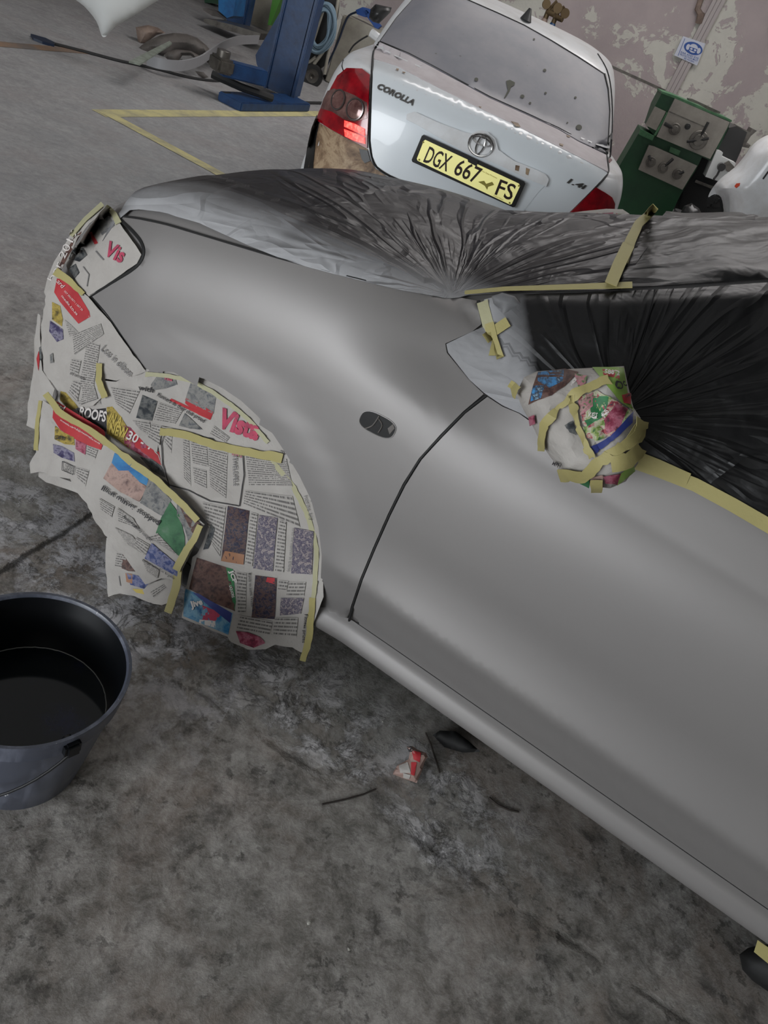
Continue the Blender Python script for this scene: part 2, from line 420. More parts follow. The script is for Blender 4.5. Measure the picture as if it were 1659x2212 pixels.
M['orangepaint'] = mat('faded_orange_line', srgb(150, 118, 90), .85, var=(3, srgb(112, 104, 98), .35, .6))
def silver_mat():
    m = mat('silver_basecoat', srgb(152, 151, 149), .5, .38, .35); k = NT(m); p = k.geo()
    k.L(k.mix(k.noise(p, 2.2, 3, .5), srgb(128, 125, 124), srgb(135, 132, 130)), k.b.inputs['Base Color'])
    k.bump(k.noise(p, 900, 2), .05, .0005); return m
M['silver'] = silver_mat()
M['white'] = mat('dusty_white_paint', srgb(222, 224, 226), .35, 0, .5, .25, var=(7, srgb(206, 205, 204), .4, .7))
M['deckdust'] = mat('dust_on_white_paint', srgb(186, 178, 180), .75, var=(9, srgb(200, 194, 196), .35, .7))
M['lid'] = mat('white_boot_paint', srgb(220, 226, 230), .3, 0, .5, .3)
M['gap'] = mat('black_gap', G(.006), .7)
M['rubber'] = mat('black_rubber', G(.012), .7)
M['tyre'] = mat('tyre_rubber', G(.02), .8, bump=(40, .3, .01))
M['rim'] = mat('steel_wheel', G(.35), .35, .9)
M['dark'] = mat('underbody_black', G(.012), .8)
M['glassdust'] = None
def glass_mat():
    m = mat('dusty_rear_glass', srgb(120, 120, 126), .5, 0, .5); k = NT(m); p = k.geo()
    c = k.mix(k.ramp(k.noise(p, 3, 6, .6), [(.35, G(0)), (.7, G(1))]), srgb(112, 113, 121), srgb(136, 133, 137))
    s = k.ramp(k.noise(p, 26, 3, .5), [(.73, G(0)), (.77, G(1))])
    k.L(k.mix(k.math('MULTIPLY', s, .7), c, srgb(70, 68, 62)), k.b.inputs['Base Color']); return m
M['glassdust'] = glass_mat()
M['glass'] = mat('dark_glass', G(.02), .08, 0, .5)
M['red'] = mat('tail_lamp_red', srgb(150, 8, 24), .15, 0, .5, .6, var=(14, srgb(96, 4, 16), .4, .7))
M['redlit'] = mat('lit_tail_lamp', srgb(240, 30, 25), .3, emis=(1, .05, .04, 1), es=1.9, var=(60, srgb(255, 150, 130), .45, .6))
M['clearlens'] = mat('smoked_clear_lens', srgb(92, 60, 58), .15, .3, .5, .6, var=(20, srgb(130, 98, 92), .4, .65))
M['lensglint'] = mat('lamp_reflector', srgb(120, 112, 110), .2, .8)
M['chrome'] = mat('chrome', G(.62), .18, 1.0)
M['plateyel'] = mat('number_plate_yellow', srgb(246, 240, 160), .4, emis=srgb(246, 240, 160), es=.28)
M['black'] = mat('black_plastic', G(.012), .4)
M['platetext'] = mat('plate_letters', srgb(38, 20, 10), .5)
M['olive'] = mat('plate_small_print', srgb(150, 140, 60), .5)
def bumper_dirty():
    m = mat('taped_dirty_bumper', G(.2), .6); k = NT(m); p = k.geo()
    c = k.ramp(k.noise(p, 5.5, 7, .7, .8), [(.38, srgb(70, 52, 40)), (.5, srgb(132, 108, 84)), (.58, srgb(170, 148, 120)), (.66, srgb(112, 82, 60))])
    k.L(c, k.b.inputs['Base Color']); k.bump(k.noise(p, 20, 5), .4, .01); return m
M['dirty'] = bumper_dirty()
M['blue'] = mat('lift_blue_paint', srgb(28, 62, 104), .45, var=(9, srgb(20, 44, 78), .4, .7), bump=(30, .1, .01))
M['bluelt'] = mat('light_blue_steel', srgb(20, 105, 165), .5, var=(6, srgb(16, 70, 120), .4, .7))
M['bluedk'] = mat('dark_blue_plastic', srgb(26, 40, 62), .5)
M['navy'] = mat('gas_bottle_blue', srgb(16, 58, 100), .4)
M['brass'] = mat('brass', srgb(104, 88, 64), .5, .6)
M['letter'] = mat('dull_chrome_letters', srgb(104, 102, 100), .35, .7)
M['splat'] = mat('dropping', srgb(84, 84, 74), .8)
M['green'] = mat('machine_green', srgb(22, 72, 40), .5, var=(3, srgb(18, 56, 34), .4, .7), bump=(18, .15, .01))
M['greenlt'] = mat('machine_light_green', srgb(70, 110, 76), .55, var=(9, srgb(44, 88, 56), .4, .6))
M['panelgrey'] = mat('machine_panel_grey', srgb(146, 141, 132), .5, .2, var=(6, srgb(124, 118, 112), .4, .7))
M['steel'] = mat('worn_steel', srgb(112, 108, 102), .4, .7, var=(12, srgb(80, 76, 72), .4, .7))
M['knob'] = mat('black_lever_knob', G(.02), .3)
M['hose'] = mat('pale_blue_hose', srgb(118, 142, 158), .5)
M['hosedk'] = mat('dark_hose', G(.03), .5)
M['cabinet'] = mat('cream_cabinet', srgb(168, 164, 152), .5, var=(4, srgb(140, 136, 126), .4, .7))
M['trunk'] = mat('cable_trunking', srgb(168, 160, 158), .6)
M['sign'] = mat('sign_white', srgb(196, 200, 212), .5)
M['signblue'] = mat('sign_blue', srgb(36, 78, 150), .5)
M['greyplastic'] = mat('unpainted_bumper_plastic', srgb(98, 92, 88), .6, var=(6, srgb(70, 66, 62), .4, .65))
M['tan'] = mat('tan_bumper_piece', srgb(140, 122, 110), .6, var=(6, srgb(104, 88, 80), .4, .65))
M['palebar'] = mat('pale_green_plate', srgb(138, 146, 136), .55, var=(14, srgb(116, 122, 112), .4, .6))
M['whitestrip'] = mat('white_plastic_strip', srgb(150, 150, 152), .5)
M['whitepanel'] = mat('white_bonnet_panel', srgb(214, 216, 214), .4, 0, .5, .2)
def bucket_mat():
    m = mat('scuffed_black_bucket', G(.02), .42); k = NT(m); p = k.geo()
    pm = k.mapping(p, (14, 14, 2.0))
    f = k.ramp(k.noise(pm, 1.4, 7, .7), [(.45, G(0)), (.70, G(1))])
    k.L(k.mix(k.math('MULTIPLY', f, .75), srgb(74, 78, 90), srgb(128, 132, 146)), k.b.inputs['Base Color'])
    k.L(k.math('ADD', k.math('MULTIPLY', f, .3), .35), k.b.inputs['Roughness'])
    dr = k.ramp(k.noise(k.mapping(p, (90, 90, 22)), 1.0, 2, .5), [(.72, G(0)), (.75, G(1))])
    k.L(k.mix(k.math('MULTIPLY', dr, .8), k.mix(k.math('MULTIPLY', f, .75), srgb(74, 78, 90), srgb(128, 132, 146)), srgb(210, 210, 212)), k.b.inputs['Base Color']); return m
M['bucket'] = bucket_mat()
M['bucketin'] = mat('bucket_inside', srgb(13, 15, 18), .32, 0, .4, var=(5, srgb(26, 28, 32), .45, .75))
M['water'] = mat('dark_wash_water', srgb(4, 12, 16), .08, 0, .3, var=(7, srgb(10, 20, 58), .48, .66))
M['foam'] = mat('water_edge_scum', srgb(128, 128, 124), .4)
M['wire'] = mat('bucket_wire', srgb(22, 22, 24), .6, .2)
M['scrapmetal'] = mat('twig', srgb(52, 46, 42), .8)
M['stone'] = mat('pale_chip', srgb(170, 168, 160), .8)
# printed paper
def paper_mat():
    m = mat('newsprint_paper', srgb(160, 156, 151), .8, 0, .2); k = NT(m); p = k.geo()
    k.L(k.mix(k.noise(p, 11, 5), srgb(148, 143, 138), srgb(172, 168, 163)), k.b.inputs['Base Color'])
    k.bump(k.math('ADD', k.noise(p, 16, 4, .5, .6), k.math('MULTIPLY', k.noise(p, 60, 3), .25)), .55, .012); return m
def text_mat(name, ink=srgb(84, 81, 80), bg=srgb(158, 154, 149), pitch=5.0):
    m = mat(name, G(.4), .8, 0, .2); k = NT(m); uv = k.uv()
    sep = k.n('ShaderNodeSeparateXYZ'); k.L(uv, sep.inputs[0]); u, v = sep.outputs[0], sep.outputs[1]
    ln = k.math('FRACT', k.math('DIVIDE', v, pitch)); row = k.math('FLOOR', k.math('DIVIDE', v, pitch))
    l1 = k.math('LESS_THAN', k.math('ABSOLUTE', k.math('SUBTRACT', ln, .5)), .24)
    cmb = k.n('ShaderNodeCombineXYZ'); k.L(k.math('MULTIPLY', u, .30), cmb.inputs[0]); k.L(k.math('MULTIPLY', row, 7.31), cmb.inputs[1])
    w = k.math('GREATER_THAN', k.noise(cmb.outputs[0], 1.6, 2, .6), .42)
    f = k.math('MULTIPLY', k.math('MULTIPLY', l1, w), .85)
    k.L(k.mix(f, bg, ink), k.b.inputs['Base Color'])
    k.bump(k.noise(k.geo(), 18, 4, .5, .6), .5, .012); return m
def photo_mat(name, cols, scale=18.0, stretch=(1, 1, 1)):
    m = mat(name, G(.4), .6, 0, .3); k = NT(m); uv = k.mapping(k.uv(), stretch)
    n_ = k.noise(uv, scale/230., 5, .62, .3); N = len(cols)
    k.L(k.ramp(n_, [(.32+.36*i/(N-1), srgb(*c)) for i, c in enumerate(cols)]), k.b.inputs['Base Color'])
    k.bump(k.noise(k.geo(), 18, 4, .5, .6), .4, .01); return m
M['paper'] = paper_mat(); M['text'] = text_mat('column_text'); M['textbig'] = text_mat('column_text_coarse', pitch=7.5)
M['ink'] = mat('black_ink', srgb(40, 38, 40), .7); M['greyink'] = mat('grey_ink', srgb(104, 102, 102), .7)
M['redink'] = mat('red_banner_ink', srgb(166, 40, 46), .65, var=(30, srgb(150, 32, 40), .4, .7)); M['vista'] = mat('pink_red_ink', srgb(170, 58, 84), .7, var=(40, srgb(146, 52, 76), .45, .6))
M['whiteink'] = mat('white_print', srgb(196, 190, 186), .7); M['yelink'] = mat('yellow_ink', srgb(176, 156, 76), .7)
M['ph_sky'] = photo_mat('photo_blue_sky', [(20, 84, 140), (44, 110, 160), (70, 126, 160)], 4)
M['ph_rock'] = photo_mat('photo_pink_rock', [(94, 74, 72), (142, 118, 110), (160, 134, 124), (120, 98, 92)], 12)
M['ph_grey'] = photo_mat('photo_grey_rock', [(60, 62, 66), (98, 98, 98), (122, 120, 116), (74, 78, 84)], 14)
M['ph_green'] = photo_mat('photo_green_field', [(24, 60, 44), (44, 92, 58), (60, 104, 70), (88, 112, 92)], 4)
M['ph_team'] = photo_mat('photo_team_dark', [(22, 24, 40), (40, 40, 60), (84, 64, 58), (30, 30, 48), (74, 70, 82)], 22)
M['ph_team2'] = photo_mat('photo_team_light', [(34, 36, 62), (120, 114, 118), (60, 56, 80), (150, 140, 136), (46, 46, 74)], 26)
M['ph_brown'] = photo_mat('photo_brown', [(44, 32, 32), (70, 48, 44), (96, 70, 62), (52, 40, 38)], 14)
M['ph_dark'] = photo_mat('photo_dark', [(28, 30, 34), (46, 50, 54), (96, 96, 94), (40, 46, 52)], 12)
M['ph_navy'] = photo_mat('photo_navy', [(30, 40, 84), (44, 60, 110), (110, 112, 140), (50, 52, 90)], 16)
M['ph_yellow'] = photo_mat('photo_yellow_ad', [(60, 54, 34), (128, 112, 54), (160, 140, 70), (90, 78, 44)], 14)
M['ph_purple'] = photo_mat('photo_purple_ad', [(40, 36, 62), (62, 56, 88), (126, 122, 138), (50, 48, 70)], 16)
M['ph_pink'] = photo_mat('photo_pink_ad', [(70, 30, 44), (124, 44, 66), (160, 96, 112), (90, 36, 50)], 12)
M['ph_cyan'] = photo_mat('photo_blue_ad', [(24, 76, 112), (40, 108, 150), (110, 148, 168), (30, 84, 124)], 5)
M['ph_food'] = photo_mat('photo_food', [(50, 44, 36), (150, 128, 118), (168, 104, 120), (80, 116, 70), (60, 70, 52)], 18)
M['ph_market'] = photo_mat('photo_market_ad', [(40, 84, 46), (120, 140, 70), (170, 168, 150), (150, 60, 70), (60, 60, 70)], 12)
M['ph_bluex'] = photo_mat('photo_blue_crosses', [(30, 84, 140), (62, 126, 176), (46, 42, 46), (140, 176, 200)], 9)
M['grn'] = mat('green_ad_ink', srgb(36, 112, 62), .6, var=(30, srgb(28, 92, 52), .4, .6)); M['lime'] = mat('lime_ad_ink', srgb(120, 150, 66), .6)
M['navyink'] = mat('navy_ink', srgb(34, 46, 110), .6)
M['tan_ink'] = mat('tan_ink', srgb(140, 96, 66), .6)
def tape_mat(name, c1, c2):
    m = mat(name, c1, .6, 0, .35); k = NT(m); p = k.geo()
    k.L(k.mix(k.noise(p, 14, 4), c1, c2), k.b.inputs['Base Color']); k.bump(k.noise(p, 120, 3), .25, .002); return m
M['tape'] = tape_mat('masking_tape', srgb(164, 154, 102), srgb(146, 138, 90))
M['tapedust'] = tape_mat('oversprayed_masking_tape', srgb(166, 162, 130), srgb(152, 150, 122))
def film_mat(name, kind):
    """black plastic film; UV = (angle about the pinch point, distance from it); silver overspray lies thickest near the paint edge"""
    m = mat(name, G(.02), .4, 0, .38); k = NT(m); uv = k.uv(); p = k.geo()
    sep = k.n('ShaderNodeSeparateXYZ'); k.L(uv, sep.inputs[0]); a, r = sep.outputs[0], sep.outputs[1]
    at = k.n('ShaderNodeAttribute'); at.attribute_name = 'spray'; sp = at.outputs['Fac']
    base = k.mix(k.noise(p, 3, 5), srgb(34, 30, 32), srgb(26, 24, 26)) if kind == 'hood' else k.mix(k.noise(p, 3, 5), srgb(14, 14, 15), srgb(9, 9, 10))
    nz = k.noise(p, 9, 5); nf = k.noise(p, 45, 4, .7)
    f = k.ramp(k.math('ADD', sp, k.math('MULTIPLY', k.math('SUBTRACT', nz, .5), .35)), [(.06, G(0)), (.98, G(1))])
    k.L(k.mix(f, base, srgb(158, 158, 160)), k.b.inputs['Base Color'])
    def ridge(vec, sc, thin, det=2, dist=.3):            # sparse thin creases
        n_ = k.noise(vec, sc, det, .5, dist); t_ = k.math('MULTIPLY', k.math('ABSOLUTE', k.math('SUBTRACT', n_, .5)), thin)
        return k.math('SUBTRACT', 1.0, t_, clamp=True)
    cmb = k.n('ShaderNodeCombineXYZ'); k.L(k.math('MULTIPLY', a, 2.2 if kind == 'hood' else 1.5), cmb.inputs[0]); k.L(k.math('MULTIPLY', r, .8), cmb.inputs[1])
    rad = ridge(cmb.outputs[0], 1.7, 22); cmb2 = k.n('ShaderNodeCombineXYZ'); k.L(k.math('MULTIPLY', a, 4.5), cmb2.inputs[0]); k.L(k.math('MULTIPLY', r, 2.0), cmb2.inputs[1])
    rad2 = k.math('MULTIPLY', ridge(cmb2.outputs[0], 1.5, 14), k.ramp(k.noise(p, 4, 3), [(.45, G(0)), (.6, G(1))]))
    cr = ridge(p, 4.2, 16, 3, .9); soft = k.noise(p, 7, 3, .5, .5)
    msk = k.ramp(k.noise(p, 2.1, 2), [(.45, G(0)), (.6, G(1))])
    h = k.math('ADD', k.math('MULTIPLY', rad, k.math('MINIMUM', k.math('MULTIPLY', r, 1.6), .42 if kind == 'hood' else .12)), k.math('MULTIPLY', rad2, .10))
    h = k.math('ADD', h, k.math('ADD', k.math('MULTIPLY', k.math('MULTIPLY', cr, msk), .16), k.math('MULTIPLY', soft, .55)))
    k.bump(k.math('ADD', h, k.math('MULTIPLY', nf, .02)), .6, .04)
    k.L(k.math('ADD', k.math('MULTIPLY', f, .35), .40), k.b.inputs['Roughness']); k.b.inputs['Specular IOR Level'].default_value = .38 if kind == 'hood' else .26; return m
M['film'] = film_mat('black_film_over_bonnet', 'hood'); M['filmwin'] = film_mat('black_film_over_window', 'window')

#@@SETTING
# ------------------------------------------------------------------ setting
def plane_box(name, x0, x1, y0, y1, z0, z1, m, kind='structure'):
    b = MB(); b.box(((x0+x1)/2, (y0+y1)/2, (z0+z1)/2), x1-x0, y1-y0, z1-z0); o = b.build(name, m, smooth=False); o['kind'] = kind; return o
WY = 13.4
plane_box('floor', -12, 6.5, -5.4, WY+.2, -.2, 0, M['floor'])
plane_box('wall_back', -12, 6.5, WY, WY+.2, 0, 5.6, M['wall'])
plane_box('wall_left', -12.2, -12, -5.4, WY+.2, 0, 5.6, M['wall'])
plane_box('wall_right', 6.5, 6.7, -5.4, WY+.2, 0, 5.6, M['darkwall'])
plane_box('ceiling', -12.2, 6.7, -5.4, WY+.2, 5.6, 5.8, M['ceil'])
fr = MB()
for (x0, x1, z0, z1) in ((-12.2, -6.4, 0, 5.6), (-.8, 6.7, 0, 5.6), (-6.4, -.8, 4.1, 5.6)):
    fr.box(((x0+x1)/2, -5.5, (z0+z1)/2), x1-x0, .2, z1-z0)
fr.build('wall_front', M['darkwall'], smooth=False)['kind'] = 'structure'
# floor lines
def floor_strip(name, pts, m, w, z=.002, label=None, cat=None):
    P = [az(x, y, 0) for x, y in pts]; b = MB(); vs = []; 
    for i, p in enumerate(P):
        t = (P[min(i+1, len(P)-1)]-P[max(i-1, 0)]).normalized(); nn = Vector((-t.y, t.x, 0))*w/2
        vs += [p+nn+Vector((0, 0, z)), p-nn+Vector((0, 0, z))]
    fs = [(2*i, 2*i+1, 2*i+3, 2*i+2) for i in range(len(P)-1)]
    b.add(vs, fs); o = b.build(name, m, smooth=False); tag(o, label, cat); return o
floor_strip('floor_line', [(213, 245), (700, 246), (900, 246)], M['yellowpaint'], .13, label='faded yellow floor line running towards the white sedan', cat='floor marking')
floor_strip('floor_line', [(222, 240), (460, 368), (560, 425)], M['yellowpaint'], .11, .003, label='faded yellow floor line slanting down to the masked bonnet', cat='floor marking')
floor_strip('floor_line', [(-60, 90), (60, 101), (190, 112)], M['orangepaint'], .12, .002, label='faint orange floor line at the left edge', cat='floor marking')
#@@SILVERCAR
# ------------------------------------------------------------------ silver hatchback, own frame: s along (front is -s), D across away from viewer, z up
CA = radians(-14.7); ce = Vector((cos(CA), sin(CA), 0)); cn = Vector((-sin(CA), cos(CA), 0)); DC = 2.145
def cw(s, D, z): return ce*s + cn*D + Vector((0, 0, z))
def sd(p): return p.dot(ce), p.dot(cn), p.z
ZC = [(-1.66, .62), (-1.62, .72), (-1.5, .83), (-1.3, .95), (-1.12, 1.02), (-.95, 1.062), (-.82, 1.088), (-.65, 1.105), (-.4, 1.115)]
def z_top(s, D):
    dd = abs(D-DC)/.73
    hood = cub(ZC, s) - .055*dd**2 + .05*max(-.75, min(.75, DC-D))*smooth(-.2, -.7, s)
    sb = -.62+.22*dd*dd
    zw = 1.12-.045*dd**2 + (s-sb)*.42
    z = max(hood, zw)
    roof = 1.44-.05*dd*dd - .42*max(0, s-1.35)**1.3
    if s > 2.15: roof = max(roof, .98-.25*max(0, s-2.5))
    k = .05; hh = min(1, max(0, .5+.5*(roof-z)/k))
    return roof*(1-hh)+z*hh - k*hh*(1-hh)
KS = [(-1.66, .02), (-1.65, .22), (-1.62, .46), (-1.55, .71), (-1.46, .858), (-1.36, .935), (-1.25, .975), (-1.1, .998), (-1.0, 1.0), (2.3, 1.0), (2.5, .96), (2.66, .80), (2.74, .5), (2.76, .05)]
DOOR = [(.18, 1.36), (.198, 1.334), (.213, 1.308), (.228, 1.297), (.245, 1.299), (.265, 1.307), (.278, 1.316), (.285, 1.328), (.292, 1.318), (.33, 1.298), (.38, 1.280), (.43, 1.262), (.445, 1.251), (.47, 1.256), (.52, 1.268), (.58, 1.275), (.66, 1.272), (.75, 1.273), (.82, 1.279), (.87, 1.290), (.91, 1.306), (.928, 1.316), (.945, 1.322), (1.0, 1.345), (1.1, 1.39)]
FEND = [(.18, 1.36), (.198, 1.334), (.213, 1.308), (.228, 1.297), (.245, 1.299), (.265, 1.307), (.278, 1.314), (.285, 1.322), (.292, 1.312), (.33, 1.296), (.40, 1.280), (.5, 1.270), (.6, 1.266), (1.2, 1.266)]
WX = -.765
def sect(s):
    k = cub(KS, s); b = smooth(-.62, -.12, s)
    zE_f = z_top(min(s, -.42), 1.42)-.002; zE = zE_f*(1-smooth(-.42, -.13, s))+1.0*smooth(-.42, -.13, s)
    DE = 1.42*(1-smooth(-.42, -.13, s))+1.345*smooth(-.42, -.13, s)
    pts = []; z0 = zE-.24
    zs = [.18, .195, .21, .225, .24, .26, .272, .283, .292, .31, .33, .355, .38, .405, .42, .435, .447, .46, .48, .5, .52, .54, .57, .6, .63]
    zs += [.63+(z0-.63)*i/5 for i in range(1, 6)] if z0 > .64 else []
    for z in zs:
        if z < z0+1e-6: pts.append((cub(FEND, z)*(1-b)+cub(DOOR, z)*b, z))
    base = 1.266
    for i in range(1, 19):
        th = pi/2*i/18; z = z0+.24*sin(th); Df = base+(DE-base)*(1-cos(th)); Dd = cub(DOOR, z)+(DE-1.345)*smooth(.9, 1.0, z)
        pts.append((Df*(1-b)+Dd*b, z))
    while len(pts) < 48: pts.insert(0, pts[0])
    # wheel arch flare
    o = []
    for D, z in pts[-48:]:
        r = hypot(s-WX, z-.33); D -= .008*smooth(.475, .405, r)
        r2 = hypot(s-1.9, z-.33); D -= .008*smooth(.475, .405, r2); o.append((D, z))
    D0, zz = o[-1]; zg = zz
    for it in range(14):
        Dg = D0+(zg-zz)*.65; zt = z_top(s, Dg); zg = zg+(max(zz, zt)-zg)*.7
    Dg = D0+(zg-zz)*.65
    for i in range(1, 9): t = i/8; o.append((D0+(Dg-D0)*t-.02*4*t*(1-t)*min(1, (zg-zz)/.3), zz+(zg-zz)*t))
    for i in range(1, 25):
        t = i/24; D = Dg+(DC-Dg)*t; o.append((D, z_top(s, D) if t > .02 else zg))
    res = []
    for D, z in o:
        Ds = DC-(DC-D)*k
        sh = 0
        if s < -1.0: sh = smooth(-1.0, -1.66, s)*(-.0+ .10*smooth(.55, .80, z))
        res.append((s+sh, Ds, z))
    return res
SL = [-1.66, -1.655, -1.65, -1.64, -1.63, -1.615, -1.60, -1.58, -1.56] + [-1.54+.02*i for i in range(110)] + [.68+.06*i for i in range(35)]
def hull_faces(off=0.0, hole=True, near_only=False):
    mb = MB(); rows = []
    for s in SL:
        R_ = sect(s); full = R_ + ([(a, 2*DC-b, c-.15*max(0, DC-b)*smooth(.7, .9, c)*smooth(.05, -.6, s)) for a, b, c in R_[-2::-1]] if not near_only else [])
        rows.append(full)
    n = len(rows[0]); vs = [cw(*p) for r in rows for p in r]; fs = []
    for i in range(len(rows)-1):
        for j in range(n-1):
            a = i*n+j
            c = [rows[i][j], rows[i+1][j+1]]; ms = (c[0][0]+c[1][0])/2; mz = (c[0][2]+c[1][2])/2; mD = (c[0][1]+c[1][1])/2
            if hole and (mD < 1.42 or mD > 2*DC-1.42) and (hypot(ms-WX, mz-.33) < .372 or hypot(ms-1.9, mz-.33) < .372): continue
            if vs[a] == vs[a+1] and vs[a+n] == vs[a+n+1]: continue
            fs.append((a, a+n, a+n+1, a+1))
    mb.add(vs, fs)
    if off:
        bm = bmesh.new()
        for v in mb.v: bm.verts.new(v)
        bm.verts.ensure_lookup_table()
        for f in mb.f:
            try: bm.faces.new([bm.verts[i] for i in f])
            except ValueError: pass
        bm.normal_update()
        c0 = cw(.4, DC, .7)
        for v in bm.verts:
            nn = v.normal
            if nn.dot(v.co-c0) < 0: nn = -nn
            v.co += nn*off
        m2 = MB(); bm.verts.index_update(); m2.bm(bm, Matrix.Identity(4)); return m2
    return mb
HULL = hull_faces(0, hole=False); HB = HULL.bvh()
car = thing('silver_car', cw(.4, DC, 0), 'silver hatchback in primer-satin paint, masked with black film and newspaper', 'car', rotz=CA)
bpy.context.view_layer.update()
shell = hull_faces(-.007); shell.build('body_shell', M['silver'], car, angle=60)
ub = MB(); ub.box(cw(.55, DC, .30), 3.5, 1.4, .12, Matrix.Rotation(CA, 3, 'Z')); ub.build('underbody', M['dark'], car)
fender_px = [(255, 468), (300, 474), (360, 487), (430, 508), (520, 535), (600, 559), (680, 581), (760, 602), (860, 622), (940, 636), (990, 642), (1029, 649), (1040, 700), (1020, 716), (962, 742), (965, 762), (990, 792), (1015, 822), (1045, 851),
    (1000, 889), (950, 940), (905, 990), (870, 1045), (838, 1110), (805, 1185), (778, 1250), (758, 1310), (746, 1362), (715, 1345), (686, 1327),
    (692, 1270), (695, 1200), (688, 1140), (672, 1080), (648, 1030), (618, 980), (590, 938), (556, 898), (520, 865), (480, 838), (440, 818), (400, 806), (360, 802), (322, 804), (305, 790), (275, 745), (245, 700), (197, 640), (240, 610), (285, 583), (306, 562), (312, 545), (306, 522), (290, 500), (270, 482)]
def Dside(s, z):
    R_ = sect(s)
    for a_, b_ in zip(R_, R_[1:]):
        if a_[2] <= z <= b_[2] and b_[2] > a_[2]: return a_[1]+(b_[1]-a_[1])*(z-a_[2])/(b_[2]-a_[2])
    return R_[0][1]
def proj(p):
    v = p-CAM; w = v.dot(cF); return 829.5+FPX*v.dot(cX)/w, 1106+FPX*v.dot(cY)/w
def linez(s0, s1, z, n): return [proj(cw(s0+(s1-s0)*i/n, Dside(s0+(s1-s0)*i/n, z), z)) for i in range(n+1)]
door_px = [(1053, 857), (1085, 878), (1121, 893), (1180, 935), (1250, 965), (1380, 1008), (1500, 1062), (1659, 1145), (1760, 1205), (1900, 1290), (2000, 1352)]+linez(1.1, -.283, .292, 14)+[
    (764, 1312), (784, 1252), (811, 1187), (844, 1113), (876, 1049), (911, 993), (956, 944), (1006, 893)]
b = MB()
def sillf(u, v):
    s = -.405+u*2.0; z = .19+.094*v; return cw(s, Dside(s, z)-.001, z)
grid(b, sillf, 60, 14); b.build('door_sill', M['silver'], car, angle=60)
b = MB(); b.tube([cw(s_, Dside(s_, .288)+.001, .288) for s_ in [-.29+.05*i for i in range(36)]], .0022, 6); b.build('sill_gap', M['gap'], car)
b = MB(); patch(b, HB, fender_px, .0, .006, 13); b.build('front_fender', M['silver'], car, angle=80)
b = MB(); patch(b, HB, door_px, .0, .006, 15); b.build('front_door', M['silver'], car, angle=80)
b = MB()
surf_tube(b, HB, spline([(1050, 854), (1003, 891), (953, 942), (908, 991), (873, 1047), (841, 1111), (808, 1186), (781, 1251), (761, 1311), (749, 1364)], False, 4), .0034, -.003)
surf_tube(b, HB, spline([(1034, 650), (1046, 705)], False, 3), .004, -.001)
b.build('door_gap', M['gap'], car)
b = MB()
surf_tube(b, HB, spline([(254, 466), (300, 471), (360, 484), (430, 505), (520, 532), (600, 556), (680, 578), (740, 594), (800, 609)], False, 4), .0026, -.0008)
b.build('bonnet_gap', M['gap'], car)
b = MB()
surf_tube(b, HB, spline([(253, 468), (268, 482), (289, 502), (306, 524), (311, 545), (304, 565), (284, 584), (240, 611), (197, 638)], False, 4), .0042, .0)
surf_tube(b, HB, spline([(197, 640), (222, 668), (245, 698), (275, 744), (305, 790), (322, 804)], False, 4), .0018, .0)
b.build('headlight_gap', M['gap'], car)
# indicator opening in the fender
ov = [(815+38*max(-1, min(1, 1.35*cos(a)))*.985-0*sin(a), 917) for a in [0]]
def oval(cx_, cy_, a_, b_, rot, n=28, p=2.8):
    o = []
    for i in range(n):
        t = 2*pi*i/n; x = a_*math.copysign(abs(cos(t))**(2/p), cos(t)); y = b_*math.copysign(abs(sin(t))**(2/p), sin(t))
        o.append((cx_+x*cos(rot)-y*sin(rot), cy_+x*sin(rot)+y*cos(rot)))
    return o
b = MB(); patch(b, HB, oval(816, 917, 41, 21.5, radians(27)), .0006, .002, 5); o = b.build('indicator_hole', M['gap'], car)
b2 = MB()
pl = oval(816, 917, 41, 21.5, radians(27)); pl.append(pl[0]); surf_tube(b2, HB, pl, .0012, .0008, 5)
b2.build('hole_edge', M['silver'], o)
b3 = MB(); surf_tube(b3, HB, spline([(790, 925), (806, 918), (820, 898)], False), .0016, .0018); surf_tube(b3, HB, spline([(818, 903), (826, 918), (818, 934)], False), .0013, .0018)
patch(b3, HB, [(838, 925), (850, 915), (853, 925), (842, 938)], .0018, .0008, 5)
b3.build('indicator_wire', M['greyplastic'], o)
# wheels
def wheel(s, D0, D1):
    b = MB(); Mx = Matrix.Translation(cw(s, (D0+D1)/2, .31)) @ cn.to_track_quat('Z', 'Y').to_matrix().to_4x4(); h = (D1-D0)/2
    b.lathe([(.20, -h), (.27, -h), (.30, -h+.02), (.31, -h+.05), (.31, h-.05), (.30, h-.02), (.27, h), (.20, h)], Mx, 48, closed=True)
    t = b.build('wheel', M['tyre'], car); r = MB()
    r.lathe([(.0001, -h+.03), (.06, -h+.03), (.08, -h+.05), (.17, -h+.04), (.19, -h+.01), (.20, -h+.005), (.205, -h+.03), (.19, h-.02), (.0001, h-.02)], Mx, 48); r.build('hub_cap', M['rim'], t)
for s in (WX, 1.9):
    wheel(s, 1.31, 1.50); wheel(s, 2*DC-1.50, 2*DC-1.31)
